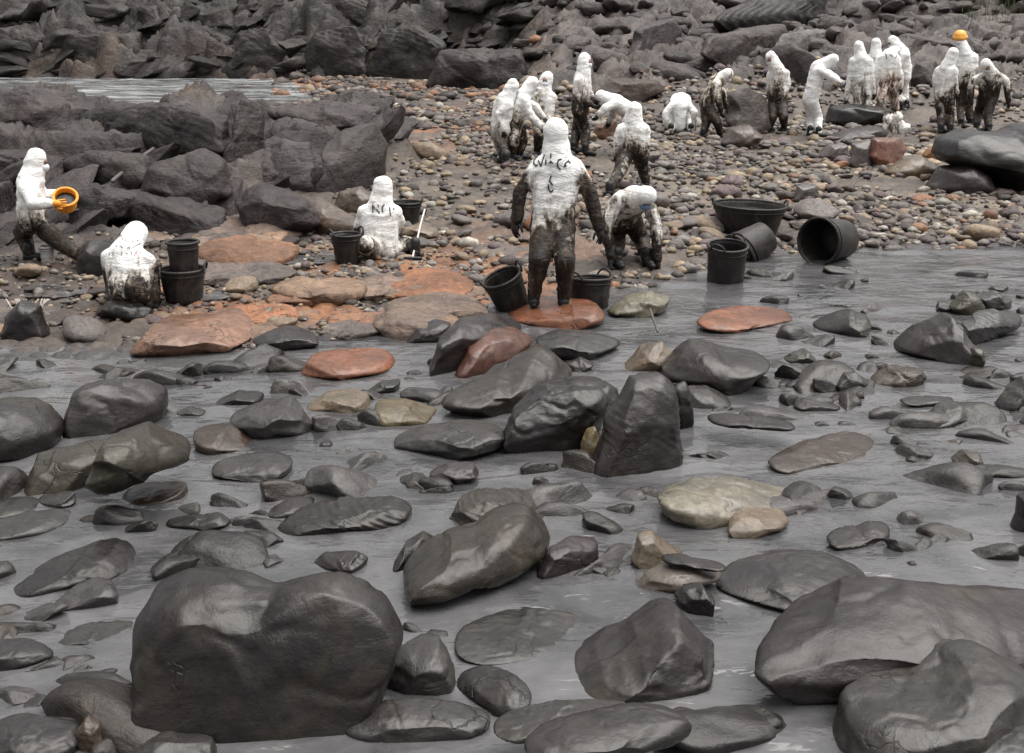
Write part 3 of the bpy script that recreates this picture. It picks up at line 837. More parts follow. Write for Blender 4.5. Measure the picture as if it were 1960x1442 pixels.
 ('curved mottled boulder hooked round like an arm, centre of the channel', (0.09,0.078,0.06), [(748,1132),(765,1095),(800,1063),(845,1036),(909,1011),(960,975),(1009,961),(1043,995),(1058,1035),(1030,1064),(987,1089),(916,1104),(859,1140),(787,1165)], dict(planes=4, sink=0.02, T=0.8)),
 ('banded hump of rock rising behind the hooked boulder', (0.10,0.088,0.07), [(850,1012),(880,945),(930,927),(1000,929),(1037,950),(1056,1005),(1000,1020),(900,1020)], dict(planes=7, strata=0.05)),
 ('black stone at the left shoulder of the hooked boulder', DK, [(755,1092),(775,1040),(810,1019),(838,1033),(800,1074)], dict()),
 ('grey-brown stone at the right foot of the hooked boulder', PU, [(1035,1098),(1048,1046),(1087,1027),(1143,1030),(1146,1062),(1123,1078),(1059,1109)], dict(planes=7)),
 ('giant broad dark boulder with two humps and a steep shadowed face at lower left', (0.05,0.042,0.043), [(232,1408),(245,1300),(263,1170),(298,1108),(350,1088),(430,1089),(490,1104),(530,1107),(570,1092),(640,1080),(702,1106),(748,1150),(777,1215),(756,1270),(718,1335),(665,1385),(600,1398),(450,1418),(320,1426)], dict(planes=7, sink=0.12, sl=0, rough=0.05, T=0.6)),
 ('pale angular stone with a black gap beneath it', GR, [(703,1262),(780,1215),(839,1215),(861,1249),(870,1300),(861,1332),(790,1324),(712,1304)], dict(planes=8, sink=0.0)),
 ('rounded grey stone leaning on the pale angular one', (0.085,0.08,0.08), [(871,1298),(901,1279),(959,1279),(987,1296),(1018,1335),(1003,1367),(962,1375),(915,1339)], dict(sink=0.0)),
 ('long smooth grey boulder at the bottom middle', GR, [(655,1385),(720,1343),(790,1336),(880,1347),(937,1367),(940,1392),(880,1408),(830,1422),(720,1420),(660,1405)], dict(planes=4, sink=0.05)),
 ('wide low boulder with a black right end at the bottom edge', (0.08,0.074,0.076), [(990,1440),(1080,1385),(1166,1365),(1240,1350),(1310,1358),(1327,1385),(1324,1414),(1200,1446),(1100,1470)], dict(planes=5, sink=0.05)),
 ('broad flat stone awash between the pyramid boulder and the bottom edge', GR, [(940,1425),(1010,1370),(1090,1340),(1180,1335),(1220,1352),(1110,1392)], dict(sink=0.5, tl=0.9)),
 ('smooth grey boulder in the lower left corner', (0.075,0.07,0.075), [(-50,1402),(0,1372),(60,1362),(140,1374),(164,1402),(152,1460),(-50,1470)], dict(planes=3)),
 ('small jagged reddish-black stone next to the corner boulder at lower left', BR, [(145,1399),(165,1370),(192,1385),(199,1412),(170,1440)], dict(rough=0.1)),
 ('low rounded stone at the bottom edge under the giant dark boulder', GR, [(250,1432),(300,1396),(350,1393),(405,1410),(420,1470),(250,1470)], dict()),
 ('smooth grey stone at the left edge above the corner boulder', (0.07,0.068,0.07), [(-50,1225),(46,1223),(82,1238),(104,1260),(71,1280),(-50,1288)], dict()),
 ('small brown stone resting behind the grey left-edge stone', BR, [(-25,1228),(0,1188),(25,1194),(50,1228)], dict()),
 ('long dark boulder like a sleeping seal at the left', DK, [(15,1142),(89,1092),(171,1045),(214,1032),(246,1048),(270,1067),(252,1083),(161,1101),(54,1139)], dict(sink=0.05, planes=3)),
 ('pale grey block with a vertical right face, below the seal-like boulder', (0.12,0.118,0.122), [(100,1168),(130,1130),(170,1104),(215,1101),(234,1120),(235,1158),(180,1170)], dict(planes=7, sink=0.3)),
 ('flat grey stone awash left of the giant dark boulder', GR, [(92,1238),(150,1205),(250,1183),(258,1205),(180,1229)], dict(sink=0.4, tl=0.88)),
 ('dark ragged stone left of the hooked boulder', DK, [(596,1084),(615,1060),(680,1054),(712,1075),(702,1098),(640,1092)], dict(rough=0.1)),
 ('flat pinkish block right of the long black slab', (0.11,0.095,0.095), [(819,912),(857,885),(907,884),(917,910),(871,927)], dict(planes=8)),
 ('dark broken stone above the right end of the long black slab', DK, [(762,918),(790,904),(812,909),(827,932),(790,928)], dict(rough=0.12)),
 ('tan and moss coloured flat rock below the orange slab', (0.17,0.14,0.10), [(583,788),(621,749),(671,741),(704,753),(710,780),(654,790)], dict(sink=0.3)),
 ('olive mound awash in front of the boulder heap', (0.14,0.115,0.06), [(712,804),(718,765),(770,761),(844,795),(830,813),(740,816)], dict(sink=0.4, tl=0.88)),
 ('green-black stone beside the orange slab', (0.05,0.055,0.04), [(704,754),(728,728),(767,726),(764,744)], dict()),
 ('flat grey rock awash right of the purple-grey boulder', GR, [(1020,655),(1065,630),(1150,640),(1195,660),(1100,692),(1045,682)], dict(sink=0.4, tl=0.88)),
 ('mossy pale stone with pits, right of the standing worker', (0.16,0.155,0.11), [(1160,604),(1200,570),(1250,552),(1283,565),(1272,592),(1210,610)], dict(rough=0.09)),
 ('long orange slab awash in the right channel', OR, [(1333,630),(1350,605),(1420,590),(1510,588),(1518,603),(1460,617),(1390,638)], dict(sink=0.3, tl=0.93)),
 ('small olive stone at the tip of the tapering boulder', OL, [(1500,690),(1520,672),(1545,667),(1563,690),(1530,697)], dict()),
 ('dark stone showing through the water at the far right edge', DK, [(1943,1015),(1950,950),(2000,930),(2010,1025)], dict()),
 ('thin grey ledge awash in the middle of the lower channel', GR, [(870,1250),(960,1195),(1050,1165),(1110,1160),(1112,1195),(1020,1240),(930,1275)], dict(sink=0.5, tl=0.9)),
 ('dark sliver of stone just above the flat tan one', DK, [(1255,1062),(1300,1062),(1390,1088),(1385,1096),(1300,1078)], dict()),
]
S_ROCKS = [
 ('flat orange rock the lettered worker stands on', OR, [(964,603),(1000,584),(1100,571),(1142,575),(1160,604),(1125,627),(1070,630),(1010,617)], dict(planes=4, sink=0.2, z=0.0)),
 ('purple rounded rock at the tip of the rusty slab', PU, [(780,657),(800,625),(830,611),(864,618),(842,658)], dict()),
 ('smooth rusty mud bank below the stacked tubs', (0.24,0.14,0.095), [(268,678),(290,610),(360,585),(450,590),(500,630),(480,655),(380,682)], dict(planes=5, rough=0.06, T=1.5, tl=0.94)),
 ('small round yellow stone lying on the tan bedrock near the rounded dark stone', TN, [(500,612),(505,590),(520,586),(530,600),(522,614)], dict()),
 ('dark weedy boulder between the worker with the orange bucket and the crouching worker', DK, [(138,478),(165,457),(205,460),(232,470),(230,505),(200,532),(165,524)], dict()),
 ('round grey boulder set into the fissured outcrop', (0.065,0.057,0.06), [(497,340),(505,290),(540,255),(590,270),(612,320),(600,355),(540,362)], dict(planes=5, mat='crag')),
 ('big split block of rock at the right end of the outcrop', (0.058,0.05,0.05), [(600,355),(615,290),(650,240),(720,235),(742,280),(735,330),(690,378),(620,375)], dict(planes=9, mat='crag')),
 ('tan rounded rock behind the seated worker', (0.14,0.115,0.09), [(635,402),(650,365),(690,356),(715,375),(715,408)], dict()),
 ('long tan slab leaning down to the seated worker', (0.15,0.12,0.095), [(540,405),(560,375),(610,378),(690,430),(680,456),(625,450)], dict(planes=5)),
 ('oval tan stone beside the seated worker', (0.24,0.20,0.14), [(756,448),(770,433),(800,427),(838,438),(842,452),(790,458)], dict()),
 ('big brick-red angular stone below the pale sack', (0.22,0.095,0.06), [(1668,300),(1672,265),(1720,262),(1735,285),(1705,322),(1690,318)], dict(planes=8)),
 ('long tan stone right of the brick-red one', TN, [(1690,330),(1730,300),(1760,296),(1795,318),(1780,335),(1720,340)], dict()),
 ('round orange stone touching the big black boulder', (0.38,0.19,0.08), [(1765,298),(1778,283),(1795,286),(1800,303),(1780,309)], dict()),
 ('rounded mauve-grey stone left of the brick-red one', (0.15,0.13,0.13), [(1563,300),(1585,275),(1620,275),(1626,298),(1600,310)], dict()),
 ('square grey stone against the brick-red one', (0.14,0.125,0.12), [(1625,312),(1630,275),(1665,268),(1672,300),(1655,322)], dict(planes=8)),
 ('dark long flat stone in front of the all-white bending worker', (0.085,0.07,0.07), [(1575,275),(1620,250),(1680,240),(1700,255),(1640,276)], dict()),
 ('upright grey stone on the pebbles behind the lying bucket', (0.13,0.12,0.115), [(1520,382),(1525,355),(1560,352),(1570,378),(1545,388)], dict()),
 ('huge black boulder at the right edge below the dark-fronted worker', (0.045,0.039,0.041), [(1788,302),(1800,262),(1850,248),(1920,256),(1960,238),(2060,230),(2060,374),(1960,370),(1890,352),(1830,320)], dict(planes=6, sl=0)),
 ('purple wedge boulder leaning on the huge black one', (0.085,0.07,0.072), [(1776,362),(1800,320),(1850,303),(1888,330),(1905,366),(1840,374)], dict(planes=5)),
 ('dark boulder hiding the feet of the worker group', (0.05,0.045,0.045), [(1582,235),(1590,205),(1630,198),(1690,205),(1700,232),(1650,243)], dict()),
 ('brown slab of rock behind the bowed worker', (0.085,0.065,0.055), [(1130,185),(1170,150),(1260,150),(1275,175),(1200,200)], dict(planes=8, mat='crag')),
 ('grey rocks heaped beside the brown-stained worker', (0.10,0.09,0.085), [(1385,240),(1390,180),(1430,160),(1468,190),(1470,240),(1420,262)], dict(planes=9, mat='crag')),
 ('round pinkish rock in front of the dark-legged worker', (0.15,0.125,0.12), [(1380,275),(1395,245),(1440,238),(1470,262),(1440,285)], dict()),
 ('wide rust-coloured slab behind the worker group on the left', (0.19,0.10,0.065), [(1130,265),(1140,240),(1180,228),(1180,268)], dict()),
]
B_ROCKS = [
 ('pale flat-topped slab jutting out above the workers', (0.16,0.16,0.155), [(1478,100),(1500,66),(1560,56),(1620,62),(1628,74),(1580,104),(1520,116)], dict(planes=6, strata=0.05)),
 ('tall dark block on the slope above the crouching white worker', (0.06,0.052,0.054), [(1208,105),(1215,60),(1240,38),(1290,35),(1305,60),(1300,100),(1250,116)], dict(planes=9)),
 ('long overhanging black slab at the top of the slope', (0.035,0.033,0.034), [(1350,40),(1400,10),(1480,-30),(1640,-40),(1740,0),(1700,40),(1620,58),(1480,62),(1400,66)], dict(planes=8, strata=0.04)),
 ('slanting brown slab under the overhanging black one', (0.075,0.064,0.062), [(1340,105),(1355,72),(1420,55),(1500,45),(1510,80),(1470,110),(1400,128)], dict(planes=8, strata=0.06)),
 ('brown rounded rock on the slope behind the hatted worker', (0.095,0.08,0.08), [(1735,105),(1760,72),(1800,68),(1840,85),(1830,110),(1780,116)], dict(planes=6)),
 ('grey boulder behind the standing dark-legged worker', (0.075,0.066,0.064), [(1445,130),(1460,98),(1510,80),(1560,108),(1565,155),(1500,165)], dict(planes=7)),
 ('low grey rock between the two right-hand groups of workers', (0.10,0.09,0.088), [(1740,150),(1750,120),(1790,108),(1800,150),(1770,165)], dict(planes=7)),
]
seed = 300
for rows, grp, nm in ((W_ROCKS, GW, 'boulder'), (S_ROCKS, GS, 'stone'), (B_ROCKS, GB, 'boulder')):
    for lab, rgb, pts, kw in rows:
        seed += 1
        kw = dict(kw)
        if kw.get('mat') == 'crag' or rows is B_ROCKS: kw['mat'] = M_CRAG
        outline_rock(nm, lab, nm, rgb, pts, grp, seed=seed, **kw)

# bedrock slabs of the rusty shelf along the near shore: pieces of the ground
rs = random.Random(5)
def slab_at(cx, cy, w, h, rgb, k):
    m_ = 11
    pts = []
    for i in range(m_):
        a = 2 * math.pi * (i + rs.uniform(-0.3, 0.3)) / m_
        r = rs.uniform(0.75, 1.08)
        pts.append((cx + w / 2 * r * math.cos(a), cy + h / 2 * r * (abs(math.sin(a)) ** 0.8) * (1 if math.sin(a) > 0 else -1)))
    o = outline_rock('bedrock_slab', None, None, shade(rgb, rs.uniform(0.75, 1.25)), pts, None, seed=4000 + k, planes=8, rough=0.09, T=2.0, tl=rs.uniform(0.72, 0.9), sink=0.6, parent=ground, mat=M_CRAG)
SLC = [(0.26, 0.185, 0.13), (0.27, 0.15, 0.09), (0.31, 0.15, 0.08), (0.2, 0.155, 0.125), (0.15, 0.13, 0.12), (0.08, 0.066, 0.06)]
k = 0
for x0, x1, y0, y1, n_, wts in ((260, 1130, 545, 640, 30, (4, 4, 3, 3, 2, 1)), (400, 1010, 430, 560, 44, (4, 2, 1, 4, 3, 2)), (-60, 300, 520, 645, 16, (1, 1, 0.5, 2, 3, 5)), (150, 640, 440, 520, 14, (1, 1, 0, 3, 3, 4))):
    for _ in range(n_):
        k += 1
        cx, cy = rs.uniform(x0, x1), rs.uniform(y0, y1)
        w = rs.uniform(80, 250)
        if any(a_ - w / 2 < cx < b_ + w / 2 and c_ < cy < d_ for a_, b_, c_, d_ in ((955, 1170, 540, 650), (640, 850, 430, 540), (170, 400, 540, 640), (0, 180, 470, 560))): continue
        slab_at(cx, cy, w, w * rs.uniform(0.2, 0.36), rs.choices(SLC, wts)[0], k)

AW = [('small dark stone awash between the boulders', (0.045, 0.04, 0.041)), ('small grey stone awash between the boulders', (0.08, 0.076, 0.077)), ('small brown stone awash between the boulders', (0.075, 0.058, 0.046)), ('low stone coated in grey oil film, awash between the boulders', (0.19, 0.185, 0.19))]
awm = []
for k in range(8):
    rg_ = np.random.default_rng(900 + k)
    V, Fc = ico(4)
    V = cut(V.copy(), rg_, 9, 0.5, 0.88, 0.9) * np.array([1.15, rg_.uniform(0.7, 1.0), rg_.uniform(0.55, 0.85)])
    V = V + vnormals(V, Fc) * (0.13 * fbm(V * 1.7 + k * 5, 4, k))[:, None]
    me = mesh_np('stone', V, Fc); me.materials.append(M_ROCK); awm.append(me)
BIG = []
for _l, _c, pts, _k in W_ROCKS:
    q = np.array(pts)
    if np.ptp(q[:, 0]) > 110: BIG.append((q[:, 0].min(), q[:, 0].max(), q[:, 1].min(), q[:, 1].max()))
awn = 0
for k in range(2600):
    if awn >= 260: break
    px, py = random.uniform(-60, 2020), 690 + 740 * random.random() ** 1.2
    if px > 1400 and random.random() < 0.5: py = random.uniform(520, 800)
    if any(a_ + 12 < px < b_ - 12 and c_ < py < d_ + 22 for a_, b_, c_, d_ in BIG): continue
    p = at(px, py, hit(px, py, 0.0))
    j = random.choices(range(4), (5, 3, 2, 4))[0]; awn += 1
    d = min(0.3, max(0.05, random.lognormvariate(-2.3, 0.5))) * (0.8 if py > 1150 else 1)
    o = link('stone', random.choice(awm), None, None, (p[0], p[1], -d * random.uniform(0.15, 0.5)))
    o.scale = (d * random.uniform(1, 1.7), d, d)
    o.rotation_euler = (random.uniform(-0.4, 0.4), random.uniform(-0.5, 0.5), random.uniform(-0.6, 1.2))
    o.color = (*shade(AW[j][1], random.uniform(0.75, 1.25)), 1)
    tag(o, AW[j][0], 'stone', AW[j][0].replace('stone', 'stones'))

# ------------------------------------------------------------------ cobbles of the beach: one by one, then the shingle between them
cob = []
for k in range(14):
    V, Fc = pebble_shape(500 + k, 4)
    me = mesh_np('cobble', V, Fc); me.materials.append(M_COBBLE); cob.append(me)
KIND = [('grey cobble among the pebbles of the beach', (0.085, 0.078, 0.075), 'grey cobbles on the beach'),
        ('tan cobble among the pebbles of the beach', (0.15, 0.12, 0.085), 'tan cobbles on the beach'),
        ('dark brown cobble among the pebbles of the beach', (0.045, 0.036, 0.033), 'dark cobbles on the beach'),
        ('rusty orange cobble among the pebbles of the beach', (0.2, 0.095, 0.05), 'rusty cobbles on the beach'),
        ('mauve cobble among the pebbles of the beach', (0.088, 0.066, 0.07), 'mauve cobbles on the beach')]
def pick_px():
    u = random.random()
    if u < 0.74: return random.uniform(1230, 2080), 255 + 215 * random.random()
    if u < 0.90: return random.uniform(770, 1240), random.uniform(300, 500)
    return random.uniform(-80, 560), random.uniform(520, 650)
n = 0
while n < 290:
    px, py = pick_px()
    t = hit(px, py)
    p = at(px, py, t)
    _, s_, oc_, yc_, hw_ = [float(v[0]) for v in masks(p[:1], p[1:2])]
    if oc_ > 0.3 or s_ < -0.3 or p[1] > 30: continue
    z = ground_z(p[0], p[1])
    d = min(0.34, max(0.07, random.lognormvariate(-2.15, 0.45)))
    k = random.choices(range(5), (5, 4, 2.2, 0.5, 2.2))[0]
    lab, rgb, grp = KIND[k]
    o = link('cobble', random.choice(cob), None, None, (p[0], p[1], max(z, -0.03) + d * 0.18))
    o.scale = (d, d, d * random.uniform(0.8, 1.1))
    o.rotation_euler = (random.uniform(-0.3, 0.3), random.uniform(-0.3, 0.3), random.uniform(0, 6.3))
    o.color = (*shade(rgb, random.uniform(0.7, 1.3)), 1)
    tag(o, lab, 'cobble', grp)
    n += 1

def shingle(name, count, sampler, smin, smax, zoff, wt=(0.36, 0.24, 0.16, 0.03, 0.15, 0.06)):
    shp = [pebble_shape(700 + k, 2, 0.15) for k in range(8)]
    Vs, Fs, Cs, off = [], [], [], 0
    pal = np.array([(0.12, 0.108, 0.10), (0.19, 0.15, 0.105), (0.042, 0.034, 0.03), (0.16, 0.085, 0.05), (0.085, 0.065, 0.068), (0.24, 0.225, 0.2)])
    got = 0
    while got < count:
        XY = sampler(4000)
        m = masks(XY[:, 0], XY[:, 1])
        gap = fbm(XY * 0.55, 3, 77) + 0.35 * fbm(XY * 2.1, 2, 78)
        ok = (gap < 0.33) & ((XY[:, 0] > 0.9) | (XY[:, 1] > 21) | (RNG.random(len(XY)) < 0.4)) & (m[2] < 0.25) & (m[1] > -0.25) & (XY[:, 1] < 45) & (m[3] - XY[:, 1] > -0.5)
        XY = XY[ok]
        Zg = height(XY[:, 0], XY[:, 1])
        for (x, y), z in zip(XY, Zg):
            if got >= count: break
            V, Fc = shp[RNG.integers(8)]
            d = min(smax, smin * math.exp(abs(RNG.normal()) * 0.55)) * (y / 18) ** 0.5
            a = RNG.uniform(0, 6.28)
            c, s = math.cos(a), math.sin(a)
            W = V * d
            W = np.stack([W[:, 0] * c - W[:, 1] * s + x, W[:, 0] * s + W[:, 1] * c + y, W[:, 2] + z + zoff * d], 1)
            Vs.append(W); Fs.append(Fc + off); off += len(V)
            Cs.append(np.tile(pal[RNG.choice(6, p=wt)] * RNG.uniform(0.65, 1.3), (len(V), 1)))
            got += 1
    me = mesh_np(name, np.concatenate(Vs), np.concatenate(Fs))
    color_attr(me, 'Col', np.concatenate(Cs))
    return tag(link(name, me, M_BEACH), kind='stuff')
def smp_beach(n):
    y = 13.2 + 20 * RNG.random(n) ** 1.35
    return np.stack([RNG.uniform(-0.14, 0.52, n) * y, y], 1)
def smp_cove(n):
    y = RNG.uniform(25, 45, n)
    return np.stack([RNG.uniform(-0.30, 0.03, n) * y, y], 1)
def smp_left(n):
    y = RNG.uniform(10.6, 16, n)
    return np.stack([RNG.uniform(-0.62, -0.02, n) * y, y], 1)
shingle('pebbles', 7500, smp_beach, 0.042, 0.15, 0.2)['label'] = 'grey and tan shingle covering the beach'
shingle('gravel', 2400, smp_left, 0.026, 0.10, 0.2)['label'] = 'small stones strewn over the left bank'

shingle('shingle', 2200, smp_cove, 0.05, 0.22, 0.15, (0.2, 0.1, 0.4, 0.2, 0.1, 0.0))['label'] = 'dark and rusty stones covering the back of the cove'
# ------------------------------------------------------------------ tubs and buckets
def lathe(prof, n=36, sx=1.0):
    th = np.arange(n) * 2 * math.pi / n
    V = np.concatenate([np.stack([r * np.cos(th) * sx, r * np.sin(th), np.full(n, z)], 1) for r, z in prof])
    F = []
    for k in range(len(prof) - 1):
        for j in range(n):
            F.append((k * n + j, k * n + (j + 1) % n, (k + 1) * n + (j + 1) % n, (k + 1) * n + j))
    return V, F
def tub(name, label, cat, R, H, br, loc, rot=(0, 0, 0), sx=1.0, fill=0.6, handles=True, mat=None, group='black rubber tubs and buckets'):
    mat = mat or M_RUBBER
    r = R * br
    prof = [(0.001, 0.0), (r * 0.9, 0.0), (r, 0.012)]
    for k in range(1, 9):
        u = k / 8
        prof.append((r + (R - r) * u + 0.003 * math.sin(u * 19), 0.012 + (H - 0.012) * u))
    for k in range(9):
        u = 1 - k / 8
        prof.append((r + (R - r) * u - 0.010, 0.03 + (H - 0.03) * u))
    prof.append((0.001, 0.03))
    V, F = lathe(prof, 40, sx)
    V = V + 0.006 * np.stack([fbm(V * 4 + R * 50, 2, 3), fbm(V * 4 + R * 90, 2, 4), 0 * V[:, 0]], 1)
    o = link(name, mesh_py(name, V, F), mat, None, loc)
    o.rotation_euler = rot
    tag(o, label, cat, group)
    th = np.linspace(0, 2 * math.pi, 33)
    rim = [np.array([R * sx * math.cos(a), R * math.sin(a), H]) for a in th]
    V, F = tube(rim, 0.016, 8)
    link('rim', mesh_py('rim', V, F), mat, o)
    ring = [np.array([(R * 0.985) * sx * math.cos(a), (R * 0.985) * math.sin(a), H * 0.86]) for a in th]
    V, F = tube(ring, 0.009, 6)
    link('ridge', mesh_py('ridge', V, F), mat, o)
    if handles:
        for s in (-1, 1):
            pts = [np.array([s * (R * sx + 0.02 * math.sin(a)), 0.085 * math.cos(a), H + 0.075 * math.sin(a)]) for a in np.linspace(0, math.pi, 9)]
            V, F = tube(pts, 0.011, 7)
            link('handle', mesh_py('handle', V, F), mat, o)
    if fill:
        rr = r + (R - r) * fill - 0.014
        V, F = lathe([(0.001, H * fill + 0.01), (rr * 0.5, H * fill + 0.006), (rr, H * fill)], 32, sx)
        V[:, 2] += 0.012 * fbm(V * 6 + 3, 3, 8)
        link('sludge', mesh_py('sludge', V, F), M_SLUDGE, o)
    return o
def tub_px(name, label, cat, px, py, wpx, hpx, br, z=None, **kw):
    t = hit(px, py, z)
    p = at(px, py, t)
    R = wpx / 2 * t / FPX
    el = PITCH + math.atan((py - 721) / FPX)
    H = hpx * t / FPX / math.cos(el)
    zz = p[2] if z is not None else ground_z(p[0], p[1])
    return tub(name, label, cat, R, H, br, (p[0], p[1] + R * br * 0.8, max(zz, -0.02) - 0.01), **kw), t
low, tl = tub_px('tub', 'wide black tub beside the crouching worker, a narrower bucket standing in it', 'tub', 346, 583, 86, 62, 0.8, fill=0.55)
Hl = 62 * tl / FPX
tub('bucket', 'narrow black bucket standing inside the wide tub', 'bucket', 30 * tl / FPX, 0.40, 0.84,
    (low.location.x + 0.02, low.location.y + 0.02, low.location.z + Hl * 0.55 + 0.02), fill=0.9, handles=False)
tub_px('tub', 'dark tub behind the right shoulder of the seated worker', 'tub', 778, 432, 56, 44, 0.8, fill=0.5)
tub_px('tub', 'black tapered tub left of the seated worker', 'tub', 662, 508, 58, 58, 0.72, fill=0.4, rot=(0, 0, 0.5))
tub_px('tub', 'black tub tipped to the left beside the legs of the lettered worker', 'tub', 985, 594, 76, 68, 0.85, fill=0.0, rot=(0.1, -0.42, 0.3), z=0.02)
tub_px('tub', 'black tub of oil to the right of the lettered worker', 'tub', 1130, 592, 82, 58, 0.86, fill=0.8, rot=(-0.05, 0.06, 0.8))
tub_px('tub', 'large oval black tub full of oil standing on the pebbles', 'tub', 1438, 452, 140, 56, 0.78, fill=0.8, rot=(0.0, 0.04, 0.06))
tub_px('bucket', 'leaning grey-black bucket standing in the water edge', 'bucket', 1392, 546, 76, 74, 0.9, fill=0.0, rot=(0.1, -0.12, 0.9), z=-0.01)
t = hit(1590, 512, 0.0)
R = 0.27
p = at(1566, 468, t + 0.15)
b_ = tub('bucket', 'black bucket lying on its side with its open mouth to the left', 'bucket', R, 0.52, 0.86, (0, 0, 0), fill=0.0, handles=False)
ax = Vector((-0.62, -0.62, 0.06)).normalized()
q = ax.to_track_quat('Z', 'Y')
b_.rotation_mode = 'QUATERNION'; b_.rotation_quaternion = q
mouth = Vector((p[0], p[1], R * 0.96))
b_.location = mouth - ax * 0.52
b2 = tub('tub', 'grey-brown tub tipped over between the oval tub and the leaning bucket', 'tub', 0.26, 0.44, 0.74, (0, 0, 0), fill=0.0, handles=False)
t2 = hit(1440, 498, 0.0)
ax = Vector((-0.78, -0.45, -0.42)).normalized()
b2.rotation_mode = 'QUATERNION'; b2.rotation_quaternion = ax.to_track_quat('Z', 'Y')
b2.location = Vector(at(1467, 452, t2 + 0.25))
tb = hit(60, 500)
pb = at(127, 396, tb - 0.16)
tub('bucket', 'small orange bucket of black oil held out by the man at far left', 'bucket', 0.125, 0.17, 0.85, tuple(pb), (0.7, 0.3, 0), fill=0.7, handles=False, mat=M_GLOVE_ORANGE, group='buckets in the hands of workers')
tub_px('can', 'small black can standing on the rock beside the worker with the orange bucket', 'can', 141, 440, 19, 26, 0.95, fill=0.0, handles=False, group='small cans at the far left')
tub_px('can', 'pale grey can standing between the legs of the worker with the orange bucket', 'can', 89, 506, 26, 32, 0.92, fill=0.0, handles=False, mat=M_GREYCAN, group='small cans at the far left')

# a heap of oil sludge, tools, sticks, rope
def lump(name, label, cat, px, py, w, h, mat, seed):
    t = hit(px, py); p = at(px, py, t)
    V, Fc = ico(4)
    V = cut(V.copy(), np.random.default_rng(seed), 5, 0.6, 0.9, 0.8)
    V = V * np.array([w / 2, w / 3.2, h * 0.9]) * t / FPX
    V = V * (1 + 0.35 * fbm(V * 9 + seed, 4, seed))[:, None]
    V[:, 2] = np.maximum(V[:, 2], -0.05)
    o = link(name, mesh_np(name, V, Fc), mat, None, (p[0], p[1] + 0.08, ground_z(p[0], p[1]) + 0.01))
    return tag(o, label, cat)
lump('sludge_heap', 'glistening black heap of oil sludge at the feet of the crouching worker', 'sludge', 232, 612, 120, 34, M_SLUDGE, 5)
def stick(name, label, cat, a, b, r, mat, za=0.02, zb=0.02):
    pa = at(a[0], a[1], hit(*a)); pb_ = at(b[0], b[1], hit(*b))
    pa[2] += za; pb_[2] += zb
    k = np.linspace(0, 1, 6)[:, None]
    pts = pa * (1 - k) + pb_ * k
    pts = pts - pa
    pts[1:-1] += RNG.normal(size=(4, 3)) * r * 0.15
    V, F = tube(list(pts), r, 8)
    return tag(link(name, mesh_py(name, V, F), mat, None, tuple(pa)), label, cat)
stick('crack_bar', 'thin dark bar standing in for a straight crack in the fissured outcrop', 'crack_bar', (218, 382), (296, 318), 0.028, M_WOOD, 0.24, 0.24)  # dark bar built in place of a crack line in the rock
stick('twig', 'bare twig poking up above the ribbed boulder', 'twig', (1258, 660), (1243, 632), 0.012, M_WOOD, 0.12, 0.2)
hd = stick('scraper', 'pale-handled scraper standing by the seated worker', 'scraper', (790, 500), (814, 456), 0.011, M_PALEWOOD, 0.05, 0.35)
V, F = join([capsule((-0.09, 0, -0.02), (0.09, 0.0, -0.02), 0.022, 0.022, 8, 2), capsule((-0.08, -0.03, -0.05), (0.08, -0.03, -0.05), 0.015, 0.015, 8, 2)])
link('blade', mesh_py('blade', V, F), M_BOOT, hd)
t = hit(45, 640); p0 = at(45, 640, t)
parts = []
for k in range(11):
    a = RNG.uniform(-0.16, 0.16); b = RNG.uniform(-0.2, 0.2)
    pts = [np.array([b * 1.1, 0.05, 0.30]), np.array([(a + b) / 2 + RNG.uniform(-.05, .05), -0.02, 0.17]), np.array([a, -0.12, 0.03])]
    parts.append(tube(pts, 0.009, 6))
V, F = join(parts)
tag(link('rope', mesh_py('rope', V, F), M_ROPE, None, (p0[0], p0[1] + 0.15, ground_z(p0[0], p0[1]))), 'frayed pale rope ends hanging over a dark rock on the left bank', 'rope')
outline_rock('stone', 'dark rock draped with frayed pale rope', 'stone', DK, [(10, 640), (15, 600), (40, 572), (75, 585), (88, 640), (50, 650)], GS, seed=777)
# tufts of grass, upper right
blades = []
for k in range(420):
    px, py = RNG.uniform(1840, 2080), RNG.uniform(8, 60)
    t = hit(px, py); p = at(px, py, t)
    h = RNG.uniform(0.25, 0.6)
    a = RNG.uniform(0, 6.28); l = RNG.uniform(0.02, 0.12)
    u = np.array([math.cos(a), math.sin(a), 0]) * 0.012
    tip = p + np.array([math.cos(a + 1) * l, math.sin(a + 1) * l, h])
    blades.append((np.array([p - u, p + u, (p + tip) / 2 + u * 0.7 + [0, 0, 0.03], tip]), [(0, 1, 2), (0, 2, 3)]))
V, F = join(blades)
tag(link('grass', mesh_py('grass', V, F), M_GRASS), 'thin green grass tufts on the slope at the top right', 'grass', None, 'stuff')

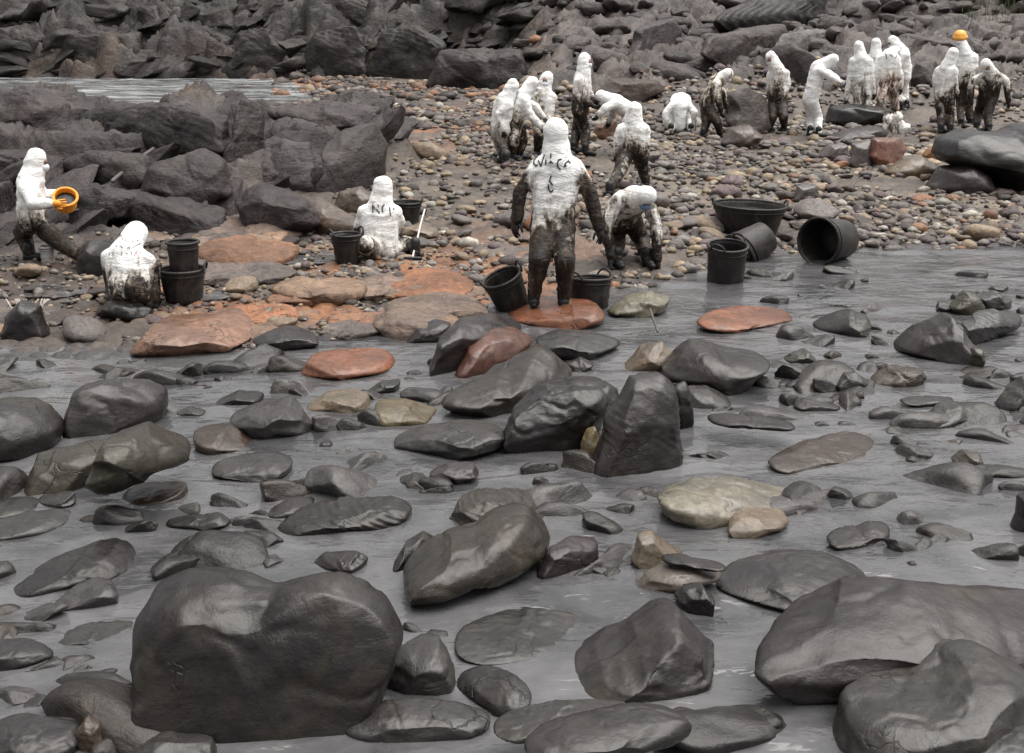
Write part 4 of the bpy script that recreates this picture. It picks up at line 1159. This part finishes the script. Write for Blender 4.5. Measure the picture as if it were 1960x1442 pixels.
# ------------------------------------------------------------------ people
def along(a, px, L, s):
    """point on the pixel's ray at distance L from a (s<0 nearer root, s>0 farther, 0 nearest approach)"""
    d = ray(px[0], px[1])
    oc_ = CP - a
    A = d @ d; B = 2 * d @ oc_; C = oc_ @ oc_ - L * L
    D = B * B - 4 * A * C
    t = -B / (2 * A)
    if D > 0 and s: t = t + (1 if s > 0 else -1) * math.sqrt(D) / (2 * A) * min(1, abs(s))
    return CP + d * t
def hand_mesh(mirror):
    parts = [capsule((0, 0, -0.01), (0, 0, -0.075), 0.034, 0.04, 10, 3), capsule((-0.02, 0, -0.05), (-0.025, 0, -0.085), 0.02, 0.018, 8, 2),
             capsule((0.02, 0, -0.05), (0.025, 0, -0.085), 0.02, 0.018, 8, 2)]
    for k, (x, L) in enumerate(((-0.033, 0.06), (-0.011, 0.075), (0.011, 0.07), (0.033, 0.052))):
        a = np.array([x, 0, -0.085]); b = a + np.array([x * 0.12, 0.012, -L * 0.5]); c = b + np.array([x * 0.05, 0.026, -L * 0.42])
        parts += [capsule(a, b, 0.0115, 0.0105, 8, 2), capsule(b, c, 0.0105, 0.0085, 8, 2)]
    a = np.array([0.032, 0.01, -0.03]); b = np.array([0.062, 0.028, -0.062]); c = np.array([0.066, 0.045, -0.092])
    parts += [capsule(a, b, 0.016, 0.013, 8, 2), capsule(b, c, 0.013, 0.010, 8, 2)]
    parts.append(capsule((0, 0, 0.075), (0, 0, -0.01), 0.047, 0.04, 12, 2))
    V, F = join(parts)
    if mirror:
        V = V * np.array([-1, 1, 1]); F = [f[::-1] for f in F]
    return mesh_py('glove', V, F)
GLOVE = {'R': hand_mesh(True), 'L': hand_mesh(False)}
GLOVE['R'].materials.append(M_GLOVE_BLACK); GLOVE['L'].materials.append(M_GLOVE_BLACK)
def boot_mesh():
    V, F = join([capsule((0, 0, 0.17), (0, -0.01, 0.09), 0.062, 0.058, 12, 3), capsule((0, -0.02, 0.055), (0, 0.13, 0.045), 0.056, 0.048, 12, 3),
                 capsule((0, 0.10, 0.042), (0, 0.18, 0.036), 0.047, 0.036, 12, 3), capsule((0, -0.05, 0.03), (0, 0.17, 0.022), 0.032, 0.030, 10, 2)])
    V[:, 2] = np.maximum(V[:, 2], 0.0)
    return mesh_py('boot', V, F)
BOOT = boot_mesh(); BOOT.materials.append(M_BOOT)
def face_meshes():
    V, Fc = ico(4)
    V = V * np.array([0.062, 0.052, 0.08])
    m = (V[:, 1] > 0)
    x, z = V[:, 0], V[:, 2]
    nose = np.exp(-(x / 0.012) ** 2) * np.clip((0.02 - z) / 0.05, 0, 1) * (z > -0.035)
    V[:, 1] += m * (0.013 * nose + 0.008 * np.exp(-(x / 0.03) ** 2 - ((z - 0.03) / 0.012) ** 2) - 0.010 * np.exp(-((np.abs(x) - 0.03) / 0.014) ** 2 - ((z - 0.012) / 0.010) ** 2)
                    + 0.007 * np.exp(-(x / 0.022) ** 2 - ((z + 0.055) / 0.012) ** 2) + 0.006 * np.exp(-(x / 0.02) ** 2 - ((z + 0.085) / 0.014) ** 2))
    face = mesh_np('face', V, Fc); face.materials.append(M_SKIN)
    V, F = join([capsule((s * 0.03 - 0.006, 0.047, 0.012), (s * 0.03 + 0.006, 0.047, 0.012), 0.011, 0.011, 8, 3) for s in (-1, 1)])
    eyes = mesh_py('eyes', V, F); eyes.materials.append(M_INK)
    V, F = capsule((-0.022, 0.056, -0.055), (0.022, 0.056, -0.055), 0.006, 0.006, 8, 2)
    mouth = mesh_py('mouth', V, F); mouth.materials.append(plain('lips', (0.3, 0.12, 0.1), 0.5))
    V, Fc = ico(3)
    V = V * np.array([0.068, 0.055, 0.05]); V = V + np.array([0, 0.03, -0.045])
    mask = mesh_np('dust_mask', V, Fc); mask.materials.append(M_MASK)
    return face, eyes, mouth, mask
FACE, EYES, MOUTH, MASK = face_meshes()
V, Fc = ico(4)
V = V * np.array([0.135, 0.145, 0.135]) + np.array([0, -0.02, 0.03]); V[:, 2] = np.where(V[:, 2] < -0.02, -0.02 + (V[:, 2] + 0.02) * 0.9, V[:, 2])
br_ = (np.abs(V[:, 2] + 0.0) < 0.035) * 0.15
V[:, :2] *= (1 + br_)[:, None]
HAT = mesh_np('hat', V, Fc); HAT.materials.append(M_HAT)

people = []
def person(label, feet, pel, chest, head, yaw, arms, knees, oil, tint=(0.30, 0.25, 0.19), pd=0.0, fz=None, size=1.0,
           gloves='black', fpitch=0.2, mask=False, hat=False, letters=(), foot_lift=0.0, group='workers in white coveralls'):
    psi = math.radians(yaw)
    fwd = np.array([math.sin(psi), math.cos(psi), 0]); rv = np.array([math.cos(psi), -math.sin(psi), 0])
    fts = []
    for f in feet:                                           # order: left, right
        t = hit(f[0], f[1], fz)
        p = at(f[0], f[1], t)
        fts.append(p)
    tm = np.mean([(p - CP) @ FW for p in fts])
    tp = tm + pd
    k = size
    P = at(pel[0], pel[1], tp)
    fs = 1 if math.cos(psi) > 0.35 else (-1 if math.cos(psi) < -0.35 else 0)
    g = lambda q: q[2] if len(q) > 2 else fs
    Ch = along(P, chest, 0.50 * k, chest[2] if len(chest) > 2 else 0)
    Hd = along(Ch, head, 0.24 * k, head[2] if len(head) > 2 else 0)
    up = (Ch - P); up /= np.linalg.norm(up)
    hu = (Hd - Ch); hu /= np.linalg.norm(hu)
    caps = []
    def cp(a, b, r0, r1, o0, o1): caps.append((np.array(a), np.array(b), r0 * k, r1 * k, o0, o1))
    O = dict(head=0.05, chest=0.1, waist=0.2, arm=0.5, hand=0.85, thigh=0.6, shank=0.85); O.update(oil)
    cp(P, Ch - up * 0.06 * k, 0.150, 0.140, O['waist'], O['chest'])
    for s in (-1, 1):
        cp(P + rv * s * 0.075 * k, Ch - up * 0.10 * k + rv * s * 0.095 * k, 0.130, 0.125, O['waist'], O['chest'])
    cp(Ch - rv * 0.15 * k - up * 0.085 * k, Ch + rv * 0.15 * k - up * 0.085 * k, 0.095, 0.095, O['chest'], O['chest'])
    cp(Ch - up * 0.05, Hd - hu * 0.02 * k, 0.15, 0.105, O['chest'], O['head'])
    cp(Hd - hu * 0.035 * k - fwd * 0.01, Hd + hu * 0.045 * k - fwd * 0.015, 0.112, 0.106, O['head'], O['head'])
    info = {'hands': [], 'feet': []}
    for side, s in (('L', -1), ('R', 1)):
        sh = Ch + rv * s * 0.175 * k - up * 0.085 * k
        if side in arms:
            e, h = arms[side]
            E = along(sh, e, 0.29 * k, g(e)); H = along(E, h, 0.27 * k, g(h))
        else:
            E = sh - np.array([0, 0, 0.29 * k]) + fwd * 0.05 + rv * s * 0.04; H = E - np.array([0, 0, 0.25 * k]) + fwd * 0.1
        cp(sh, E, 0.082, 0.066, O['chest'] * 0.6 + O['arm'] * 0.4, O['arm'])
        cp(E, H, 0.068, 0.052, O['arm'], O['hand'])
        info['hands'].append((side, E, H))
        hip = P + rv * s * 0.085 * k - np.array([0, 0, 0.03])
        F_ = fts[0 if s < 0 else 1]
        an = F_ + np.array([0, 0, 0.10 + foot_lift])
        kn = knees[0 if s < 0 else 1]
        c1, c2 = along(hip, kn, 0.42 * k, 1), along(hip, kn, 0.42 * k, -1)
        K = min((c1, c2), key=lambda q: abs(np.linalg.norm(q - an) - 0.40 * k) - 0.05 * ((q - hip) @ fwd))
        cp(hip, K, 0.125, 0.092, O['waist'] * 0.3 + O['thigh'] * 0.7, O['thigh'])
        cp(K, an, 0.092, 0.058, O['thigh'], O['shank'])
        info['feet'].append(F_ + np.array([0, 0, foot_lift]))
    base = np.mean(fts, 0)
    info.update(label=label, caps=caps, base=base, fwd=fwd, rv=rv, Hd=Hd, hu=hu, k=k, gloves=gloves, fpitch=fpitch, mask=mask, hat=hat,
                letters=letters, tint=tint, yaw=psi, group=group)
    people.append(info)
def G(ox, oy, s, *strokes):                                  # pen strokes read off an enlarged crop of the photograph
    return [[(ox + x / s, oy + y / s) for x, y in st] for st in strokes]
L4 = G(1000, 280, 12.015, [(430,170),(340,250),(270,320),(258,390),(315,460),(345,425)], [(370,340),(400,410),(430,460),(465,320),(505,210)], [(540,320),(535,410)],
       [(655,180),(650,270)], [(622,380),(650,350),(690,388)], [(890,300),(830,320),(800,400),(820,490),(870,535)], [(960,470),(990,390),(1055,340),(1095,385)], [(985,440),(1005,455)],
       [(1140,185),(1195,235)], [(660,690),(620,800),(690,890)], [(600,900),(608,1000),(650,1060),(705,1010)])
L3 = G(680, 380, 16.02, [(530,210),(545,430)], [(530,210),(600,300)], [(650,340),(740,445)], [(885,190),(820,285),(845,420)], [(1050,280),(1080,510)], [(1180,300),(1185,340)], [(700,200),(715,250)])
L2 = G(190, 425, 12.015, [(360,390),(400,350)], [(470,330),(520,310),(545,420)], [(590,380),(620,450)], [(390,530),(400,570)], [(480,560),(540,590)], [(510,540),(510,600)], [(655,600),(690,560),(705,620)],
       [(770,590),(960,480)], [(230,700),(240,760)], [(315,700),(322,770)], [(515,700),(520,760)], [(735,690),(745,750)], [(755,440),(780,450)], [(860,420),(895,430)])
L2R = G(190, 425, 12.015, [(880,650),(800,785)], [(955,700),(930,745)], [(620,720),(650,740)])
L18 = G(1560, 40, 4.8, [(650,300),(660,350)], [(690,310),(715,330)], [(740,295),(750,330),(735,345)])
L12 = G(1240, 40, 4.8, [(262,668),(295,664)], [(312,670),(330,666)], [(352,660),(360,690)])

person('person in a white hood and orange gloves holding out an orange bucket at far left',
       [(160,512),(58,500)], (60,416), (58,343,0), (69,310,0), 82, {'L': [(82,378,0.3),(116,372,0)], 'R': [(62,390,-0.5),(98,390,-0.5)]},
       [(112,462),(42,445)], dict(chest=0.05, waist=0.35, thigh=1.0, shank=1.0, arm=0.15, hand=0.3), pd=-0.05, gloves='orange')
person('person crouching with their back turned, small writing on the white back, beside the wide tub',
       [(222,592),(286,592)], (248,552), (240,478,0.35), (258,452,0.5), 12, {'L': [(212,525,0.6),(218,575,0.4)], 'R': [(294,512,0.3),(296,572,0.3)]},
       [(222,556),(288,556)], dict(chest=0.04, waist=0.62, thigh=0.95, shank=0.95, arm=0.8, hand=1.0, head=0.0), pd=-0.12, letters=[(L2, 'grey'), (L2R, 'red')])
person('person sitting with back turned, lettering between the shoulders, a black tub on either side',
       [(672,500),(795,492)], (727,474), (727,392,0), (732,362,0), 4, {'L': [(690,425,0.3),(678,455,0.4)], 'R': [(764,425,0.4),(758,452,0.6)]},
       [(700,468),(778,468)], dict(chest=0.02, waist=0.2, thigh=0.55, shank=0.9, arm=0.25, hand=0.9, head=0.0), pd=0.1, letters=[(L3, 'black')])
person('person walking away with large black lettering across the white back, trousers black with oil',
       [(1022,588),(1078,588)], (1058,424), (1066,302,0), (1064,258,0), 2, {'L': [(996,366,0),(988,424,0)], 'R': [(1130,372,0),(1146,436,0.3)]},
       [(1032,500),(1082,500)], dict(head=0.0, chest=0.04, waist=0.45, arm=0.85, hand=0.95, thigh=0.9, shank=0.88), tint=(0.2, 0.14, 0.09), fz=0.085, letters=[(L4, 'black')], size=1.03)
person('person stooping towards the camera in a spattered suit and a blue mask',
       [(1238,510),(1180,510)], (1190,404), (1216,378,-0.8), (1234,376,-0.9), 165, {'R': [(1160,432,-0.4),(1168,492,0)], 'L': [(1256,432,-0.3),(1258,496,0)]},
       [(1228,462),(1182,462)], dict(head=0.05, chest=0.42, waist=0.5, arm=0.5, hand=0.95, thigh=0.95, shank=1.0), pd=0.15, fpitch=0.9, mask='blue')
person('person at the left end of the back group, half hidden, in a clean white hood',
       [(962,312),(968,316)], (957,243), (966,191,0), (980,168,0), 62, {'L': [(984,215,0.3),(1000,236,0)], 'R': [(955,222,0),(962,248,0)]},
       [(958,280),(968,280)], dict(chest=0.05, waist=0.25, arm=0.1, hand=0.3, thigh=0.4, shank=0.8))
person('person bending right with brown-stained hips and one long white arm reaching down',
       [(978,308),(994,306)], (985,232), (1002,182,0), (1017,163,0), 72, {'R': [(1016,222,-0.2),(1036,243,0)], 'L': [(1024,205,0.4),(1040,225,0)]},
       [(984,270),(1000,268)], dict(chest=0.02, waist=0.6, arm=0.05, hand=0.3, thigh=0.65, shank=0.85), tint=(0.30, 0.22, 0.15), pd=-0.3)
person('person facing the camera in a dirty suit, right-hand end of the bending pair',
       [(1046,300),(1028,300)], (1038,222), (1038,177,0), (1045,154,0), 190, {'R': [(1021,203,0),(1023,228,0)], 'L': [(1054,202,0),(1054,228,0)]},
       [(1042,260),(1032,260)], dict(chest=0.3, waist=0.5, arm=0.15, hand=0.6, thigh=0.6, shank=0.9), tint=(0.4, 0.33, 0.22), mask=True)
person('tall person standing straight in a hood and dark muddy trousers, facing right',
       [(1098,294),(1120,298)], (1111,208), (1115,146,0), (1119,118,0), 112, {'R': [(1103,184,0),(1130,200,-0.3)], 'L': [(1128,180,0.3),(1142,196,0)]},
       [(1104,250),(1120,252)], dict(head=0.02, chest=0.18, waist=0.75, arm=0.55, hand=0.85, thigh=0.78, shank=0.9), tint=(0.24, 0.16, 0.13))
person('person bowed over to the left with a clean white back and arms hanging',
       [(1196,300),(1212,302)], (1206,214), (1172,192,0), (1154,186,0), 262, {'L': [(1160,206,-0.4),(1147,220,0)], 'R': [(1174,212,0.3),(1166,232,0)]},
       [(1196,254),(1210,256)], dict(head=0.05, chest=0.06, waist=0.1, arm=0.15, hand=0.4, thigh=0.4, shank=0.8), fpitch=0.9)
person('person with back turned and legs braced wide in front of the bowed one',
       [(1166,376),(1236,360)], (1211,285), (1212,237,0), (1214,213,0), 12, {'L': [(1184,262,0),(1180,296,0)], 'R': [(1236,264,0),(1236,300,0)]},
       [(1186,330),(1230,325)], dict(head=0.05, chest=0.12, waist=0.6, arm=0.2, hand=0.6, thigh=0.75, shank=0.8))
person('person doubled over in an almost clean white suit, head near the ground',
       [(1322,258),(1284,258)], (1303,192), (1302,206,-1), (1301,238,-0.2), 178, {'R': [(1274,218,-0.3),(1276,246,0)], 'L': [(1329,216,-0.3),(1328,248,0)]},
       [(1320,236),(1286,236)], dict(head=0.05, chest=0.02, waist=0.04, arm=0.05, hand=0.6, thigh=0.1, shank=0.4), pd=0.42, fpitch=1.2, letters=[(L12, 'grey')])
person('person stooping right in a mustard-brown stained suit with black trousers',
       [(1346,266),(1378,264)], (1352,198), (1373,154,0), (1390,144,0), 92, {'R': [(1374,188,-0.3),(1380,212,0)], 'L': [(1386,180,0.3),(1390,206,0)]},
       [(1352,234),(1372,234)], dict(head=0.25, chest=0.46, waist=0.62, arm=0.5, hand=0.9, thigh=1.0, shank=1.0), tint=(0.36, 0.28, 0.16), fpitch=0.6)
person('slim person standing alone with head bowed, chest smeared and trousers black',
       [(1500,252),(1472,254)], (1489,196), (1490,134,0), (1477,112,0), 222, {'R': [(1472,158,0),(1473,186,0)], 'L': [(1508,164,0),(1496,182,-0.4)]},
       [(1500,226),(1478,226)], dict(head=0.1, chest=0.35, waist=0.8, arm=0.3, hand=0.5, thigh=1.0, shank=1.0), tint=(0.35, 0.27, 0.2), fpitch=0.6)
person('person in a spotless all-white suit bending right with an arm stretched out',
       [(1550,262),(1566,264)], (1551,190), (1567,126,0), (1592,116,0), 86, {'R': [(1584,144,-0.2),(1602,155,0)], 'L': [(1586,140,0.3),(1604,152,0)]},
       [(1554,226),(1566,227)], dict(head=0.0, chest=0.0, waist=0.0, arm=0.0, hand=0.05, thigh=0.0, shank=0.35), gloves='white', fpitch=0.7)
person('person with back turned at the left of the close white group, hood pointed',
       [(1640,232),(1664,234)], (1648,155), (1648,110,0.4), (1644,92,0.3), 18, {'L': [(1626,154,0),(1620,190,0)], 'R': [(1668,150,0.3),(1672,178,0)]},
       [(1642,196),(1662,196)], dict(head=0.0, chest=0.05, waist=0.3, arm=0.15, hand=0.4, thigh=0.55, shank=0.8))
person('person mostly hidden in the middle of the close white group',
       [(1668,226),(1686,226)], (1676,150), (1676,106,0.3), (1677,86,0.2), 30, {}, [(1670,190),(1686,190)],
       dict(head=0.0, chest=0.02, waist=0.2, thigh=0.5, shank=0.7), pd=0.4)
person('person bent forward with rust-brown seat and a few black marks on the white back',
       [(1680,228),(1716,226)], (1697,156), (1700,104,0.5), (1710,98,0.9), 5, {'L': [(1676,140,0.3),(1672,168,0.4)], 'R': [(1722,140,0.3),(1724,168,0.4)]},
       [(1686,192),(1712,192)], dict(head=0.0, chest=0.02, waist=0.5, arm=0.05, hand=0.4, thigh=0.42, shank=0.6), tint=(0.38, 0.20, 0.11), pd=-0.35, letters=[(L18, 'black')])
person('tall person facing left at the right-hand back of the close white group',
       [(1722,212),(1734,210)], (1730,146), (1727,98,0), (1710,80,0), 262, {'L': [(1718,130,0),(1712,150,0)], 'R': [(1740,128,0),(1732,152,0)]},
       [(1722,182),(1732,182)], dict(head=0.0, chest=0.02, waist=0.1, arm=0.05, hand=0.3, thigh=0.2, shank=0.6), fpitch=0.6)
person('person seen from the side with a soiled grey-brown coat, left of the hatted one',
       [(1800,256),(1818,256)], (1808,182), (1812,128,0), (1823,106,0), 48, {'L': [(1790,152,0),(1794,180,0)], 'R': [(1826,152,0),(1830,178,0)]},
       [(1802,222),(1818,222)], dict(head=0.02, chest=0.12, waist=0.5, arm=0.3, hand=0.6, thigh=0.65, shank=0.85), tint=(0.34, 0.28, 0.22))
person('person in a bright orange hat standing behind the right-hand workers',
       [(1856,244),(1838,246)], (1846,158), (1848,102,0), (1837,76,0), 205, {'L': [(1866,128,0),(1854,140,-0.4)], 'R': [(1832,130,0),(1838,150,-0.3)]},
       [(1854,206),(1840,206)], dict(head=0.0, chest=0.06, waist=0.55, arm=0.15, hand=0.5, thigh=0.85, shank=0.95), tint=(0.4, 0.36, 0.27), hat=True)
person('person leaning forward at the far right, whole front and legs black with oil',
       [(1892,256),(1868,252)], (1892,182), (1898,140,-0.5), (1889,126,-0.8), 184, {'R': [(1860,156,0),(1856,192,0)], 'L': [(1926,156,0),(1930,194,0)]},
       [(1890,220),(1872,220)], dict(head=0.1, chest=0.45, waist=1.0, arm=0.35, hand=0.9, thigh=1.0, shank=0.95), fpitch=0.8)

# build every body as one continuous surface
tmp = []
for q in people:
    parts = [capsule(a - q['base'], b - q['base'], r0, r1, 16, 5) for a, b, r0, r1, _, _ in q['caps']]
    V, F = join(parts)
    me = mesh_py('person', V, F)
    o = link('person', me, None, None, tuple(q['base']))
    m = o.modifiers.new('r', 'REMESH'); m.mode = 'VOXEL'; m.voxel_size = 0.021
    m = o.modifiers.new('s', 'SMOOTH'); m.iterations = 5; m.factor = 0.5
    tmp.append(o)
dg = bpy.context.evaluated_depsgraph_get()
new = [bpy.data.meshes.new_from_object(o.evaluated_get(dg)) for o in tmp]
for q, o, me in zip(people, tmp, new):
    o.modifiers.clear()
    old = o.data
    o.data = me
    bpy.data.meshes.remove(old)
    n = len(me.vertices)
    V = np.empty(n * 3); me.vertices.foreach_get('co', V); V = V.reshape(-1, 3)
    Nn = np.empty(n * 3); me.vertices.foreach_get('normal', Nn); Nn = Nn.reshape(-1, 3)
    num = np.zeros(n); den = np.zeros(n) + 1e-9
    for a, b, r0, r1, o0, o1 in q['caps']:
        a = a - q['base']; b = b - q['base']; ab = b - a
        u = np.clip(((V - a) @ ab) / max(ab @ ab, 1e-6), 0, 1)
        d = np.linalg.norm(V - (a + u[:, None] * ab), axis=1) - (r0 + (r1 - r0) * u)
        w = np.exp(-np.clip(d, -0.05, 0.4) * 38)
        num += w * (o0 + (o1 - o0) * u); den += w
    sd_ = abs(hash(q['label'])) % 50 * 0 + int(q['base'][0] * 100)
    wr = 1 - np.abs(fbm(V * np.array([4.5, 4.5, 9]) + sd_ * 0.37, 3, 3)) * 2
    V = V + Nn * (0.009 * fbm(V * 4.0 + sd_, 3, 4) + 0.013 * wr)[:, None]
    me.vertices.foreach_set('co', V.ravel())
    me.polygons.foreach_set('use_smooth', np.ones(len(me.polygons), bool))
    me.update()
    float_attr(me, 'oil', num / den + (0.0 if 'spotless' in q['label'] else 0.05))
    me.materials.clear(); me.materials.append(M_SUIT)
    o.color = (*q['tint'], 1)
    tag(o, q['label'], 'person', q['group'])
    k = q['k']
    for (side, E, H), ft in zip(q['hands'], q['feet']):
        gl = link('glove', GLOVE[side], None, o)
        zax = Vector(E - H).normalized()
        yax = Vector(q['fwd']) * 0.6 + Vector(q['rv']) * (0.8 if side == 'L' else -0.8)
        yax = (yax - zax * yax.dot(zax)).normalized()
        xax = yax.cross(zax)
        M = Matrix((xax, yax, zax)).transposed().to_4x4()
        M.translation = Vector(H - q['base'])
        gl.matrix_local = M
        if q['gloves'] != 'black':
            gl.material_slots[0].link = 'OBJECT'
            gl.material_slots[0].material = M_GLOVE_ORANGE if q['gloves'] == 'orange' else M_GLOVE_WHITE
            gl['label'] = 'bright orange glove' if q['gloves'] == 'orange' else 'pale glove'
        bt = link('boot', BOOT, None, o, tuple(ft - q['base']))
        bt.rotation_euler = (0, 0, -q['yaw'])
        bt.scale = (k, k, k)
    # face inside the hood
    fwd = Vector(q['fwd']); hu = Vector((0, 0, 1))
    f = (fwd * math.cos(q['fpitch']) - hu * math.sin(q['fpitch'])).normalized()
    xax = Vector(q['rv']).normalized(); zax = xax.cross(f).normalized()
    M = Matrix((xax, f, zax)).transposed().to_4x4()
    M.translation = Vector(q['Hd'] - q['base']) + f * 0.062 * k
    fa = link('face', FACE, None, o); fa.matrix_local = M
    link('eyes', EYES, None, fa)
    if q['mask'] or abs(math.cos(q['yaw'])) < 2:
        mk = link('dust_mask', MASK, None, fa)
        if q['mask'] == 'blue':
            mk.material_slots[0].link = 'OBJECT'; mk.material_slots[0].material = M_BLUEMASK
    else:
        link('mouth', MOUTH, None, fa)
    if q['hat']:
        h = link('hat', HAT, None, o); M2 = M.copy(); M2.translation = Vector(q['Hd'] - q['base']) + Vector((0, 0, 0.03)); h.matrix_local = M2
        h['label'] = 'bright orange hat'
    # hand-written marks on the cloth
    if q['letters']:
        bvh = BVHTree.FromPolygons([Vector(v) for v in V], [tuple(p.vertices) for p in me.polygons])
        for strokes, ink in q['letters']:
            parts = []
            for st in strokes:
                pts = []
                for i in range(len(st) - 1):
                    for u in np.linspace(0, 1, 6, endpoint=(i == len(st) - 2)):
                        x = st[i][0] * (1 - u) + st[i + 1][0] * u; y = st[i][1] * (1 - u) + st[i + 1][1] * u
                        hit_ = bvh.ray_cast(Vector(CP - q['base']), Vector(ray(x, y)).normalized())
                        if hit_[0] is not None: pts.append(np.array(hit_[0] + hit_[1] * 0.001))
                if len(pts) > 1: parts.append(tube(pts, 0.0075 if ink == 'black' else 0.005, 6))
            if parts:
                Vt, Ft = join(parts)
                tag(link('lettering', mesh_py('lettering', Vt, Ft), {'black': M_INK, 'grey': M_GREYINK, 'red': M_REDINK}[ink], o), kind='stuff')

# an oil-spotted sack on the stones between the two right-hand groups
parts = []
t = hit(1708, 257); p = at(1708, 257, t)
for c, r in (((-0.08, 0, 0.12), 0.15), ((0.10, 0.02, 0.11), 0.15), ((-0.03, 0.05, 0.26), 0.15), ((0.06, 0, 0.33), 0.11), ((0.24, -0.02, 0.07), 0.11)):
    parts.append(capsule(c, (c[0] + 0.03, c[1], c[2] + 0.03), r, r, 14, 5))
V, F = join(parts)
sk = link('sack', mesh_py('sack', V, F), None, None, (p[0], p[1] + 0.1, ground_z(p[0], p[1]) - 0.02))
m = sk.modifiers.new('r', 'REMESH'); m.mode = 'VOXEL'; m.voxel_size = 0.022
m = sk.modifiers.new('s', 'SMOOTH'); m.iterations = 4
dg = bpy.context.evaluated_depsgraph_get()
me = bpy.data.meshes.new_from_object(sk.evaluated_get(dg))
sk.modifiers.clear(); sk.data = me
V = np.empty(len(me.vertices) * 3); me.vertices.foreach_get('co', V); V = V.reshape(-1, 3)
Nn = np.empty(len(me.vertices) * 3); me.vertices.foreach_get('normal', Nn)
V = V + Nn.reshape(-1, 3) * (0.06 * fbm(V * 6, 4, 5))[:, None]
me.vertices.foreach_set('co', V.ravel())
me.polygons.foreach_set('use_smooth', np.ones(len(me.polygons), bool)); me.update()
float_attr(me, 'oil', 0.42 + 0.2 * fbm(V * 5, 3, 6))
me.materials.clear(); me.materials.append(M_SUIT); sk.color = (0.4, 0.33, 0.27, 1)
tag(sk, 'crumpled oil-spotted white sack on the stones below the close white group', 'sack')
